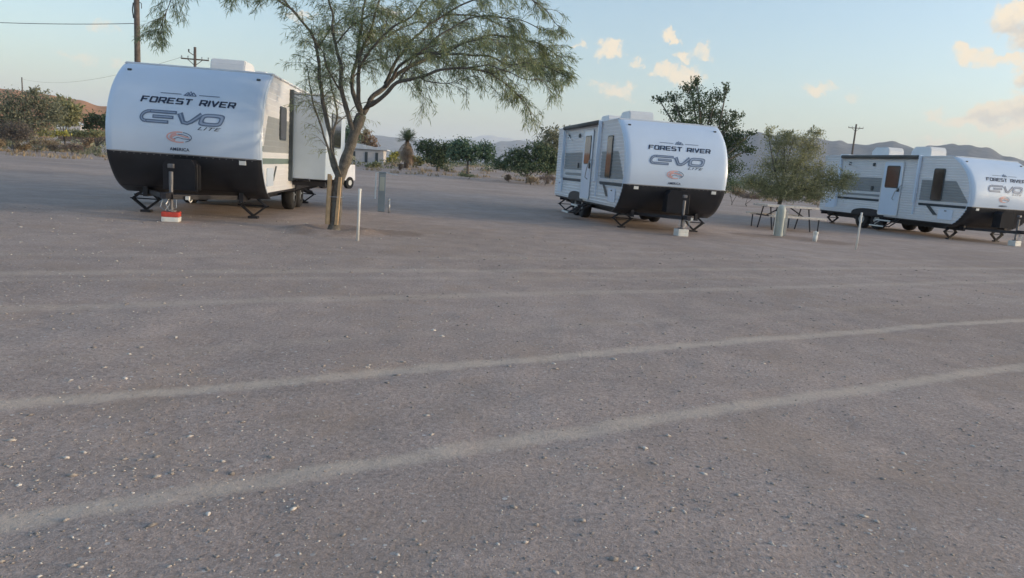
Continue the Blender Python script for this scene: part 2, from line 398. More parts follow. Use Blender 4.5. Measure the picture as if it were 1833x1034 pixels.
hill('hills', [(640,262),(700,250),(760,247),(800,249),(845,247),(862,242),(880,243),(900,246),(940,250),(1020,256),(1100,268),(1180,290)], 8000, 10500, hillmat('haze_tinted_far_hill', (.30,.31,.34), (.38,.38,.40), .001), 12)  # paler and bluish base colour paints in distance haze

# ---------------------------------------------------------------- trailers
HW, ROOF, SPLIT, BOT = 1.287, 2.72, 1.127, .52
PROF = [(.38,.86),(.44,.68),(.52,.50),(.62,.36),(.75,.235),(.90,.125),(1.02,.06),(1.127,.03),(1.3,.004),(1.45,0),(1.6,.012),(1.75,.045),(1.9,.095),(2.05,.165),(2.2,.26),(2.33,.37),(2.45,.50),(2.55,.63),(2.63,.755),(2.69,.87),(2.72,.96)]
def yf(z):
    z = max(PROF[0][0], min(PROF[-1][0], z))
    for (z0, y0), (z1, y1) in zip(PROF, PROF[1:]):
        if z <= z1: return y0+(y1-y0)*(z-z0)/(z1-z0)
    return PROF[-1][1]
def capmesh(z0, z1, n=16, cut=0):
    zs = [z0+(z1-z0)*i/n for i in range(n+1)]; xs = [-1.005,-1,-.985,-.96,-.9,-.7,-.45,-.2,0,.2,.45,.7,.9,.96,.985,1,1.005]
    b = MB(); V = []
    for z in zs:
        for x in xs:
            e = max(0, abs(x)-.93)/.07
            V.append((x*(HW+.012), yf(z)+.045*min(e, 1)**2.2, z+(.0 if z < 2.7 else 0)))
    w = len(xs); F = [(j*w+i, j*w+i+1, (j+1)*w+i+1, (j+1)*w+i) for j in range(n) for i in range(w-1)]
    b.add(V, F)
    # return flange so the cap has thickness against the side wall
    for s in (0, w-1):
        sx = -1 if s == 0 else 1
        n0 = len(b.v); b.v += [(sx*(HW+.012), yf(z)+.16, z) for z in zs]
        b.f += [(j*w+s, (j+1)*w+s, n0+j+1, n0+j) for j in range(n)]; b.m += [0]*n
    return b
def side_mesh(sx, L, k, pitch, depth, style):
    """ribbed side wall; coloured bands are cells of the wall. y = distance behind the nose"""
    b = MB(); rows = int(round((2.70-BOT)/pitch)); dz = (2.70-BOT)/rows
    def region(y, z):
        y /= k
        if style == 'door':
            if 1.24 < z < 1.93 and y < 2.02:
                ed = .15+(z-1.24)/.70*.56
                if y > ed: return 1
            if 1.42 < z < 1.95 and 2.9 < y < 5.75: return 1
            if 1.255 < z < 1.335 and 3.0 < y < 5.6: return 1
            if 1.05 < z < 1.13 and (.05 < y < 2.0 or 2.95 < y < 5.9): return 2
        else:
            if 1.26 < z < 1.95 and y < 2.62:
                ed = .30+(z-1.26)/.69*.38
                if y > ed: return 1
            if 1.30 < z < 1.36 and .2 < y < 2.6: return 2
            if 1.02 < z < 1.12 and .1 < y: return 3
            if 1.36 < z < 1.9 and y > 6.0: return 1
        return 0
    def snap(y, z):
        lo, hi, e0, sl = (1.24, 1.93, .15, .80) if style == 'door' else (1.26, 1.95, .30, .5507)
        ed = (e0+(z-lo)*sl)*k
        return ed if lo-.06 < z < hi+.06 and abs(y-ed) < .085 else y
    cols = [i*.045 for i in range(int(L/.045))]+[L]
    for j in range(rows):
        z0 = BOT+j*dz; z1 = z0+dz; zt = z1-.012
        pts = [(z0, 0.0), (zt, depth), (z1, 0.0)]
        for (za, xa), (zb, xb) in zip(pts, pts[1:]):
            y0a, y0b = yf(za)+.10, yf(zb)+.10
            ya = [max(y0a, c) for c in cols]; yb = [max(y0b, c) for c in cols]
            run = 0
            while run < len(cols)-1:
                if ya[run+1] <= y0a and yb[run+1] <= y0b: run += 1; continue
                r_ = region((cols[run]+cols[run+1])/2, (za+zb)/2); e = run+1
                while e < len(cols)-1 and region((cols[e]+cols[e+1])/2, (za+zb)/2) == r_ and ya[e] > y0a and yb[e] > y0b: e += 1
                b.add([(sx*(HW-.004+xa), snap(ya[run], za), za), (sx*(HW-.004+xa), snap(ya[e], za), za), (sx*(HW-.004+xb), snap(yb[e], zb), zb), (sx*(HW-.004+xb), snap(yb[run], zb), zb)], [(0,1,2,3)], r_)
                run = e
    return b
def rrect(y0, y1, z0, z1, r, n=4):
    P = []
    for cy, cz, a0 in ((y1-r, z1-r, 0), (y0+r, z1-r, 90), (y0+r, z0+r, 180), (y1-r, z0+r, 270)):
        for i in range(n+1):
            a = R(a0+90*i/n); P.append((cy+r*math.cos(a), cz+r*math.sin(a)))
    return P
def window(par, sx, y0, y1, z0, z1, name='window', x=HW+.022):
    b = MB(); b.prism(rrect(y0-.03, y1+.03, z0-.03, z1+.03, .07), 0, sx*(x-.01), sx*(x+.012))
    o = b.build(name, M['stripe'], par)
    g_ = MB(); g_.prism(rrect(y0, y1, z0, z1, .05), 0, sx*(x+.002), sx*(x+.018)); g_.build('pane', M['glass'], o)
    return o
FONT_CACHE = {}
def text_polys(txt, shear=0, offset=0, sx=1.0):
    cu = bpy.data.curves.new('t', 'FONT'); cu.body = txt; cu.size = 1; cu.shear = shear; cu.offset = offset; cu.align_x = 'CENTER'; cu.resolution_u = 3
    cu.space_character = 1.08
    ob = bpy.data.objects.new('t', cu); C.objects.link(ob); bpy.context.view_layer.update()
    me = ob.to_mesh(); V = [(v.co.x*sx, v.co.y) for v in me.vertices]; F = [tuple(p.vertices) for p in me.polygons]
    ob.to_mesh_clear(); bpy.data.objects.remove(ob); bpy.data.curves.remove(cu)
    return V, F
def on_nose(b, V, F, x, z, sc, szc, mi=0, up=.008):
    """lay flat shapes on the curved nose"""
    zs = [v[1] for v in V]; xs = [v[0] for v in V]; cz = (min(zs)+max(zs))/2; cx = (min(xs)+max(xs))/2
    out = []
    for vx, vz in V:
        Z = z+(vz-cz)*szc; out.append((x+(vx-cx)*sc, yf(Z)-up, Z))
    b.add(out, F, mi)
def stroke(b, pts, w, x, z, mi=0, up=.008):
    """flat polyline band of half-width w, points (x,z) in metres"""
    P = [Vector(p) for p in pts]; L_, R_ = [], []
    for i, p in enumerate(P):
        d = (P[min(i+1, len(P)-1)]-P[max(i-1, 0)]).normalized(); n = Vector((-d.y, d.x))
        ww = w[i] if hasattr(w, '__len__') else w
        L_.append(p+n*ww); R_.append(p-n*ww)
    n = len(P); V = [(x+q.x, yf(z+q.y)-up, z+q.y) for q in L_+R_]
    b.add(V, [(i, i+1, n+i+1, n+i) for i in range(n-1)], mi)
def band_loop(b, outer, inner, x, z, mi, up):
    n = len(outer); V = [(x+p[0], yf(z+p[1])-up, z+p[1]) for p in outer+inner]
    b.add(V, [(i, (i+1) % n, n+(i+1) % n, n+i) for i in range(n)], mi)
def lettering(par):
    b = MB(); G = dict(F=[[(0,0),(0,1),(1,1)],[(0,.5),(.8,.5)]], O=[[(.06,0),(0,.1),(0,.9),(.06,1),(.94,1),(1,.9),(1,.1),(.94,0),(.06,0)]],
        R=[[(0,0),(0,1),(.94,1),(1,.9),(1,.5),(.94,.42),(0,.42)],[(.55,.42),(1,0)]], E=[[(1,1),(0,1),(0,0),(1,0)],[(0,.5),(.85,.5)]],
        S=[[(1,1),(.06,1),(0,.92),(0,.56),(.06,.5),(.94,.5),(1,.44),(1,.08),(.94,0),(0,0)]], T=[[(0,1),(1,1)],[(.5,1),(.5,0)]],
        I=[[(0,0),(0,1)]], V=[[(0,1),(.5,0),(1,1)]])
    cx = 0; lw, lh, gap = .098, .088, .047; items = []
    for chr_ in 'FOREST RIVER':
        if chr_ == ' ': cx += .11; continue
        wd = 0 if chr_ == 'I' else lw
        items.append((chr_, cx, wd)); cx += wd+gap
    x0 = .05-(cx-gap)/2
    for k_, (chr_, ox, wd) in enumerate(items):
        if k_ == 6: b.build('maker_lettering', M['ink'], par, fixn=False); b = MB()
        for pl in G[chr_]:
            q = [(ox+u*wd+(v-.5)*lh*.22, (v-.5)*lh) for u, v in pl]
            for a_, b_ in zip(q, q[1:]):
                horiz = abs(a_[1]-b_[1]) < .02
                t_ = .0105 if horiz else .0165
                dx, dz = b_[0]-a_[0], b_[1]-a_[1]; L_ = math.hypot(dx, dz) or 1; ex = .009
                stroke(b, [(a_[0]-dx/L_*ex, a_[1]-dz/L_*ex), (b_[0]+dx/L_*ex, b_[1]+dz/L_*ex)], t_, x0, 2.045, 0, .008)
    b.build('maker_lettering', M['ink'], par, fixn=False)
    # emblem of peaks above the name with a rule either side
    b = MB()
    stroke(b, [(-.50,0),(-.15,0)], .006, .05, 2.175); stroke(b, [(.15,0),(.50,0)], .006, .05, 2.175)
    for s, hgt in ((-.045,.05),(.0,.075),(.05,.05)):
        stroke(b, [(s-.05,-.02),(s,hgt*.7),(s+.05,-.02)], .010, .05, 2.18)
    stroke(b, [(-.11,-.025),(.11,-.025)], .006, .05, 2.18)
    b.build('peak_emblem', M['steel'], par, fixn=False)
    # model letters E V O: outline band with a paler core
    b = MB(); z0 = 1.755; hh = .105
    def sk(p): return (p[0]+p[1]*.35, p[1])
    E = []
    for zz, x0, x1 in ((.085, -.60, -.15), (0, -.52, -.17), (-.085, -.60, -.22)):
        stroke(b, [sk((x0, zz)), sk((x1, zz))], .030, 0, z0, 0, .008); stroke(b, [sk((x0+.02, zz)), sk((x1-.025, zz))], .010, 0, z0, 1, .011)
    arc = [sk((-.60-.085*math.sin(a)*1.15, .085*math.cos(a))) for a in [math.pi*i/8 for i in range(9)]]
    stroke(b, arc, .030, 0, z0, 0, .0085); stroke(b, arc, .010, 0, z0, 1, .0115)
    for pts in ([(-.10,.085),(.02,-.07),(.11,-.085)], [(.09,-.085),(.15,-.05),(.27,.085)]):
        q = [sk(p) for p in pts]; stroke(b, q, [.05,.045,.030] if pts[0][0] < 0 else [.03,.035,.045], 0, z0, 0, .008); stroke(b, q, .012, 0, z0, 1, .011)
    def ring(rx, rz, n=24):
        P = []
        for i in range(n):
            a = 2*math.pi*i/n; c, s = math.cos(a), math.sin(a)
            P.append(sk((.47+rx*math.copysign(abs(c)**.5, c), rz*math.copysign(abs(s)**.5, s))))
        return P
    band_loop(b, ring(.205,.112), ring(.125,.045), 0, z0, 0, .008); band_loop(b, ring(.185,.093), ring(.147,.064), 0, z0, 1, .011)
    b.build('model_lettering', [M['steel'], M['pale']], par, fixn=False)
    b = MB(); V, F = text_polys('LITE', .4, .0, 1.0); w = max(v[0] for v in V)-min(v[0] for v in V); h_ = max(v[1] for v in V)-min(v[1] for v in V)
    on_nose(b, V, F, .44, 1.60, .40/w, .055/h_); b.build('model_suffix_lettering', M['ink'], par, fixn=False)
    b = MB(); cx, cz = -.06, 1.425
    el = lambda a, k=1: (.205*k*math.cos(a), .088*k*math.sin(a))
    stroke(b, [el(R(a)) for a in range(75, 300, 12)], .011, cx, cz, 0); stroke(b, [el(R(a), .7) for a in range(110, 250, 12)], .015, cx, cz, 0, .009)
    stroke(b, [el(R(a)) for a in range(-60, 76, 12)], .007, cx, cz, 1)
    stroke(b, [(-.16,-.02),(-.05,.035),(.03,.025),(.17,-.005)], .010, cx, cz, 0); stroke(b, [(-.12,-.045),(-.02,-.005),(.06,-.025),(.19,-.03)], .006, cx, cz, 1)
    stroke(b, [(-.02,.05),(.06,.045),(.15,.02)], .006, cx, cz, 1)
    b.build('oval_emblem', [M['red'], M['steel']], par, fixn=False)
    b = MB(); V, F = text_polys('AMERICA', 0, .02, 1.0); w = max(v[0] for v in V)-min(v[0] for v in V); h_ = max(v[1] for v in V)-min(v[1] for v in V)
    on_nose(b, V, F, -.06, 1.215, .33/w, .055/h_); b.build('small_lettering', M['ink'], par, fixn=False)
def scissor(par, x, y, top):
    b = MB(); w = .24; zm = top*.45; z0 = .05
    for s in (-1, 1):
        for dy in (-.03, .03):
            b.bar((x, y+dy, z0), (x+s*w, y+dy, zm+z0), .034); b.bar((x+s*w, y+dy, zm+z0), (x, y+dy, top), .034)
    b.box(x-.09, x+.09, y-.07, y+.07, 0.0, .045); b.box(x-.07, x+.07, y-.05, y+.05, top-.02, top+.06)
    b.tube([(x-w-.05, y, zm+z0), (x+w+.05, y, zm+z0)], .012, 6)
    b.build('stabiliser_jack', M['chassis'], par)
def wheel(par, sx, y):
    x0, x1 = sorted((sx*(HW-.32), sx*(HW-.08))); pr = [(.0,.17),(.0,.30),(.03,.335),(.12,.345),(.21,.335),(.24,.30),(.24,.17)]
    b = MB(); n = 28; V = []
    for xx, rr in pr:
        for i in range(n):
            a = 2*math.pi*i/n; V.append((x0+xx, y+rr*math.cos(a), .345+rr*math.sin(a)))
    F = [(j*n+i, j*n+(i+1) % n, (j+1)*n+(i+1) % n, (j+1)*n+i) for j in range(len(pr)-1) for i in range(n)]
    b.add(V, F); t = b.build('wheel', M['rubber'], par, True)
    xf = x1-.05 if sx > 0 else x0+.05
    b = MB(); b.tube([(xf-.02, y, .345), (xf+.02, y, .345)], .172, 20); b.tube([(xf, y, .345), (xf+sx*.05, y, .345)], .05, 10)
    for i in range(5):
        a = 2*math.pi*i/5; b.bar((xf+sx*.03, y+.05*math.cos(a), .345+.05*math.sin(a)), (xf+sx*.03, y+.16*math.cos(a), .345+.16*math.sin(a)), .035)
    b.build('rim', M['alu'], t)
def aircon(par, y, x=0, hgt=.40, w=.35, l=.46):
    P = [(y-l, ROOF+.03), (y-l+.02, ROOF+hgt*.72), (y-l+.09, ROOF+hgt), (y+l-.16, ROOF+hgt), (y+l, ROOF+hgt*.6), (y+l, ROOF+.03)]
    b = MB(); b.prism(P, 0, x-w, x+w)
    bm = bmesh.new(); vs = [bm.verts.new(v) for v in b.v]; [bm.faces.new([vs[i] for i in f]) for f in b.f]
    bmesh.ops.recalc_face_normals(bm, faces=bm.faces[:])
    bmesh.ops.bevel(bm, geom=bm.edges[:], offset=.022, segments=2, affect='EDGES')
    bm.verts.index_update(); b = MB(); b.add([v.co[:] for v in bm.verts], [[v.index for v in f.verts] for f in bm.faces]); bm.free()
    o = b.build('air_conditioner', M['ac'], par)
    g_ = MB()
    for i in range(5):
        for sx in (1,): g_.box(x+sx*(w+.001)-.004, x+sx*(w+.001)+.004, y+.0, y+l-.12, ROOF+.07+i*.035, ROOF+.085+i*.035)
    g_.build('vent_grille', M['grey'], o)
def trailer(loc, hd, L, k, label, slide_out, both_marks):
    t = empty('travel_trailer', loc, -hd); tag(t, label, 'travel trailer', 'white travel trailers parked on the gravel')
    # ---- shell
    side_mesh(-1, L, k, .088, .025, 'door').build('side_wall', [M['white'], M['grey'], M['stripe'], M['green']], t)
    side_mesh(1, L, 1, .11, .005, 'slide').build('side_wall', [M['white'], M['grey'], M['green'], M['green']], t)
    b = MB(); b.box(-HW, HW, L, L+.02, BOT, 2.70); b.build('rear_wall', M['white'], t)
    b = MB(); rp = [(.90, 2.703), (.96, 2.728), (L+.03, 2.728), (L+.03, 2.69), (.9, 2.69)]
    b.prism(rp, 0, -HW-.018, HW+.018)
    b.box(-.9, .9, 1.1, L-.05, 2.7285, 2.745); b.build('roof', M['roof'], t)
    for sx in (-1, 1): MB().tube([(sx*(HW+.022), 1.0, 2.705), (sx*(HW+.022), L+.02, 2.705)], .018, 6).build('gutter', M['white'], t)
    nc = capmesh(SPLIT+.002, ROOF, 20).build('front_cap', M['cap'], t, True)
    lc = capmesh(.385, SPLIT-.002, 14); lc.box(-HW+.03, HW-.03, .52, .60, BOT-.012, BOT+.03)
    # black nose carried lower, partly drawing the dark shading beneath it as solid
    lc.build('lower_cap', M['black'], t, True)
    lettering(nc)
    for sx in (-1, 1):
        z = 2.56; b = MB(); b.box(sx*1.12-.035, sx*1.12+.035, yf(z)-.03, yf(z)+.02, z-.02, z+.02, bev=.01); b.build('marker_light', M['stripe'], t)
    for sx in ((-1, 1) if both_marks else (1,)):
        z = 1.06; b = MB(); b.box(sx*1.0-.06, sx*1.0+.06, yf(z)-.012, yf(z)+.02, z-.045, z+.03, bev=.008); b.build('reflector_plate', M['stake'], t)
    for sx in (-1, 1):   # pale trim where the cap meets the side wall
        MB().tube([(sx*(HW+.012), yf(z)+.15, z) for z, _ in PROF[2:]], .014, 6).build('cap_trim', M['cap'], t)
    # ---- chassis
    b = MB()
    for sx in (-1, 1): b.box(sx*.85-.04, sx*.85+.04, .55, L-.05, .32, BOT-.004)
    b.box(-HW+.04, HW-.04, .62, L-.01, .47, BOT-.003)
    for y in (1.6, 3.0, 5.4, L-.15): b.box(-.81, .81, y-.04, y+.04, .36, .468)
    b.box(-.75, .75, 2.2, 3.3, .30, .465); b.box(-.6, .6, 4.95, 6.0, .28, .465)  # tank boxes added to make the underside darker
    b.box(-.80, -.2, L+.02, L+.12, .34, .44); b.box(-1.05, 1.05, L+.12, L+.2, .36, .46)
    b.build('underframe', M['chassis'], t)
    b = MB(); apex = (0, -.86, .43)
    for sx in (-1, 1): b.bar((sx*.84, .75, .40), (sx*.05, -.72, .43), .085)
    b.box(-.055, .055, -.95, -.62, .40, .50, bev=.012); b.box(-.28, .28, -.12, -.05, .40, .46)
    b.build('tongue', M['chassis'], t)
    b = MB(); b.tube([(0,-.585,.19), (0,-.585,.62)], .032, 10); b.tube([(0,-.585,.62), (0,-.585,.84)], .034, 12)
    b.box(-.045, .045, -.63, -.54, .90, .97, bev=.01); b.tube([(0,-.585,.172), (0,-.585,.195)], .085, 12); b.build('tongue_jack', M['jack'], t)
    b = MB()
    for sx in (-1, 1): b.tube([(sx*.10,-.65,.44), (sx*.13,-.72,.25), (sx*.03,-.78,.20), (-sx*.03,-.75,.3), (sx*.02,-.68,.42)], .008, 5)
    b.build('safety_chain', M['alu'], t)
    b = MB(); b.tube([(.18,-.05,.45),(.24,-.28,.36),(.26,-.42,.33),(.25,-.52,.40)], .012, 6); b.box(.22,.28,-.56,-.5,.38,.44); b.build('power_cable', M['stake'], t)
    # propane cover
    pr = [(-.27, .52), (-.27, .95), (-.20, 1.05), (.20, 1.05), (.27, .95), (.27, .52)]
    b = MB(); b.prism(pr, 1, -.20, .10); b.build('propane_cover', M['cover'], t)
    b = MB(); b.tube([(.29,-.17,.50), (.29,-.17,.98)], .012, 6); b.build('cover_strap', M['chassis'], t)
    for sx in (-1, 1):
        for y in (.95, L-.5): scissor(t, sx*.98, y, .44)
        for y in (3.80*k, 3.80*k+.80): wheel(t, sx, y)
        b = MB(); yc = 3.80*k+.40; P = []
        for i in range(13):
            a = math.pi*i/12; P.append((yc-.86*math.cos(a), .50+.26*math.sin(a)**.6))
        x0, x1 = sorted((sx*(HW+.026), sx*(HW+.036))); b.prism(P, 0, x0, x1); b.build('wheel_arch', M['chassis'], t)
    b = MB()
    for sx in (-.45, .3): b.tube([(sx, .9, .41), (sx, 3.2*k, .40), (sx*1.3, L-.4, .42)], .03, 7)
    b.tube([(HW-.25, 5.6*k, .40), (HW-.1, 5.75*k, .33), (HW-.02, 5.8*k, .33)], .045, 8); b.build('added_belly_pipe', M['chassis'], t)  # piping added under the floor to darken the space below
    b = MB(); b.tube([(0, L+.16, .62), (0, L+.30, .62)], .33, 20); b.build('spare_wheel', M['rubber'], t)
    b = MB()
    for x in (-.62, .62):
        n = 14; V = []
        for i in range(n+1):
            z = SPLIT+.02+(ROOF-.06-SPLIT)*i/n; V += [(x-.004, yf(z)-.0035, z), (x+.004, yf(z)-.0035, z)]
        if False: b.add(V, [(2*i, 2*i+1, 2*i+3, 2*i+2) for i in range(n)])
    for z in (SPLIT, ): stroke(b, [(-HW+.04, 0), (HW-.04, 0)], .010, 0, z, 0, .005)
    for i in range(22):
        x = -HW+.12+i*(2*HW-.24)/21; stroke(b, [(x-.006, 0), (x+.006, 0)], .006, 0, SPLIT-.03, 0, .006)
    b.build('belt_trim', M['alu'], t)
    # ---- door side (-x)
    X = -HW-.026
    b = MB(); b.prism(rrect(2.82*k, 3.66*k, .60, 2.50, .06), 0, X-.014, X+.012); d = b.build('door', M['cap'], t)
    b = MB(); P1 = rrect(2.79*k, 3.69*k, .57, 2.53, .08); P2 = rrect(2.83*k, 3.65*k, .61, 2.49, .06)
    n = len(P1); b.add([(X-.019, *p) for p in P1]+[(X-.019, *p) for p in P2], [(i,(i+1) % n,(i+1) % n+n,i+n) for i in range(n)]); b.build('door_frame', M['ac'], d)
    window(d, -1, 2.96*k, 3.50*k, 1.60, 2.34, 'door_window', HW+.038)
    b = MB(); b.box(X-.05, X-.014, 2.86*k, 2.95*k, 1.45, 1.60, bev=.01); b.build('door_latch', M['stripe'], d)
    b = MB(); b.tube([(X-.02, 2.75*k, 1.70), (X-.09, 2.75*k, 1.66), (X-.09, 2.95*k, 1.45), (X-.09, 3.05*k, 1.2), (X-.02, 3.05*k, 1.15)], .014, 7); b.build('grab_handle', M['alu'], t)
    window(t, -1, 1.15*k, 1.53*k, 1.26, 2.28, 'window')
    b = MB()
    for i, (z, o_) in enumerate(((.40, .10), (.20, .36))):
        b.box(X-.02-o_-.22, X-.02-o_, 2.72*k, 3.36*k, z-.015, z+.015, 0); b.box(X-.02-o_-.222, X-.02-o_-.20, 2.72*k, 3.36*k, z-.025, z+.02, 1)
    for y in (2.72*k, 3.36*k):
        b.bar((X+.1, y, .47), (X-.36, y, .19), .035, mi=0); b.bar((X-.05, y, .47), (X-.58, y, .19), .03, mi=0)
    b.build('entry_step', [M['chassis'], M['stake']], t)
    # awning
    b = MB(); b.tube([(X-.085, 2.20*k, 2.68), (X-.085, 5.75*k, 2.68)], .062, 12); a = b.build('awning', M['awn'], t, True)
    b = MB(); b.box(X-.03, X-.005, 2.15*k, 5.8*k, 2.71, 2.75); b.build('awning_rail', M['white'], a)
    for y in (2.14*k, 5.80*k):
        b = MB(); b.box(X-.10, X-.01, y-.035, y+.035, 1.12, 2.74, bev=.012); b.box(X-.05, X-.008, y-.02, y+.02, .72, 1.12); b.build('awning_arm', M['cap'], a)
    b = MB(); b.bar((X-.05, 5.78*k, 2.6), (X-.05, 4.95*k, 2.28), .03); b.build('awning_brace', M['ac'], a)
    for y, z in ((4.15*k, 2.40), (5.35*k, 2.42)):
        b = MB(); b.box(X-.05, X-.004, y-.05, y+.05, z-.06, z+.06, bev=.015); b.build('porch_light', M['stripe'], t)
    for y0, y1, z0, z1 in ((.62*k, 1.15*k, .64, .98), (5.9*k, 6.4*k, .66, 1.0)):
        b = MB(); b.prism(rrect(y0, y1, z0, z1, .04), 0, X-.006, X+.01); h_ = b.build('baggage_hatch', M['cap'], t)
        b = MB(); b.box(X-.022, X-.006, (y0+y1)/2-.04, (y0+y1)/2+.04, z1-.07, z1-.04); b.build('hatch_latch', M['stripe'], h_)
    b = MB(); b.prism([(1.50*k,1.045), (1.66*k,1.045), (1.34*k,.76), (1.18*k,.76)], 0, X-.004, X+.004); b.build('slash_decal', M['stripe'], t)
    b = MB(); b.prism([(1.36,1.015), (1.47,1.015), (1.20,.73), (1.09,.73)], 0, HW+.004, HW+.010); b.build('slash_decal', M['stripe'], t)
    b = MB(); b.box(X-.03, X-.002, 4.05*k, 4.15*k, 1.44, 1.60, bev=.01); b.build('outlet_box', M['stripe'], t)
    # ---- slide side (+x)
    window(t, 1, 1.70, 2.24, 1.56, 2.16, 'window', HW+.006)
    X = HW+.006
    b = MB(); b.prism(rrect(.62, 1.15, .64, .98, .04), 0, X-.006, X+.008); b.build('baggage_hatch', M['cap'], t)
    o_ = .76 if slide_out else .03
    b = MB(); b.box(X-.05, X+o_, 2.72, 5.85, .76, 2.52, bev=.02); s = b.build('slide_out', M['slide'], t)
    b = MB()
    b.box(X-.01, X+.07, 2.62, 2.70, .70, 2.60); b.box(X-.01, X+.07, 5.88, 5.95, .70, 2.60); b.box(X-.01, X+.05, 2.71, 5.87, 2.535, 2.60); b.box(X-.01, X+.05, 2.71, 5.87, .70, .745)
    b.build('slide_seal', M['stripe'], t)
    if slide_out:
        for y in (3.1, 5.4):
            b = MB(); b.box(.6, X+o_-.06, y-.04, y+.04, .60, .70); b.bar((X+.5, y, .62), (X-.1, y, .42), .04); b.build('slide_rail', M['chassis'], s)
        b = MB(); b.box(X-.04, X+o_+.03, 2.70, 5.87, 2.53, 2.56); b.build('slide_roof', M['roof'], s)
        window(s, 1, 3.4, 4.9, 1.5, 2.2, 'window', X+o_+.004)
    # ---- roof fittings
    aircon(t, 3.15*k); aircon(t, 5.0*k)
    b = MB(); b.box(-.2, .2, 6.15*k-.2, 6.15*k+.2, 2.73, 2.84, bev=.03); b.build('roof_vent', M['ac'], t)
    b = MB(); b.box(-.9, -.5, 6.0*k, 6.45*k, 2.73, 2.81, bev=.03); b.build('roof_vent', M['ac'], t)
    return t
TP = [((-5.9291, 12.8036, 0), -.1135, 6.9, 1.0), ((3.8064, 17.7375, 0), -.1759, 7.5, 1.10), ((15.66, 23.58, 0), -.265, 7.28, 1.08)]
trailer(*TP[0], 'white travel trailer at far left with its slide-out extended, behind the tan-guarded tree', True, False)
trailer(*TP[1], 'white travel trailer in mid lot with ribbed door side and leafy tree rising behind', False, True)
trailer(*TP[2], 'white travel trailer at the right edge beyond the picnic table, hills behind its roof', False, True)
# blocks under the tongue jacks
def block(tp, name, label, mats, w, h_, rows):
    (x, y, z), hd = tp[0], tp[1]; d = Vector((-math.sin(hd), -math.cos(hd), 0))
    e = empty(name, Vector((x, y, z))+d*.585, -hd+.12); tag(e, label, 'block', 'blocks under the trailer jacks')
    for i in range(rows):
        b = MB(); b.box(-w/2, w/2, -.12, .12, h_*i/rows+.001, h_*(i+1)/rows-.001, bev=.012)
        for s in (-1, 1): b.box(s*w*.28-.02, s*w*.28+.02, -.125, .125, h_*i/rows+.02, h_*(i+1)/rows-.02)
        b.build('layer', mats[i], e)
block(TP[0], 'jack_block', 'white and red block under the jack of the far left trailer', [M['stake'], M['redp']], .27, .17, 2)
block(TP[1], 'jack_block', 'white block under the jack of the middle trailer', [M['stake'], M['stake']], .27, .17, 2)
block(TP[2], 'jack_block', 'white block under the jack of the trailer at the right edge', [M['stake'], M['stake']], .27, .17, 2)

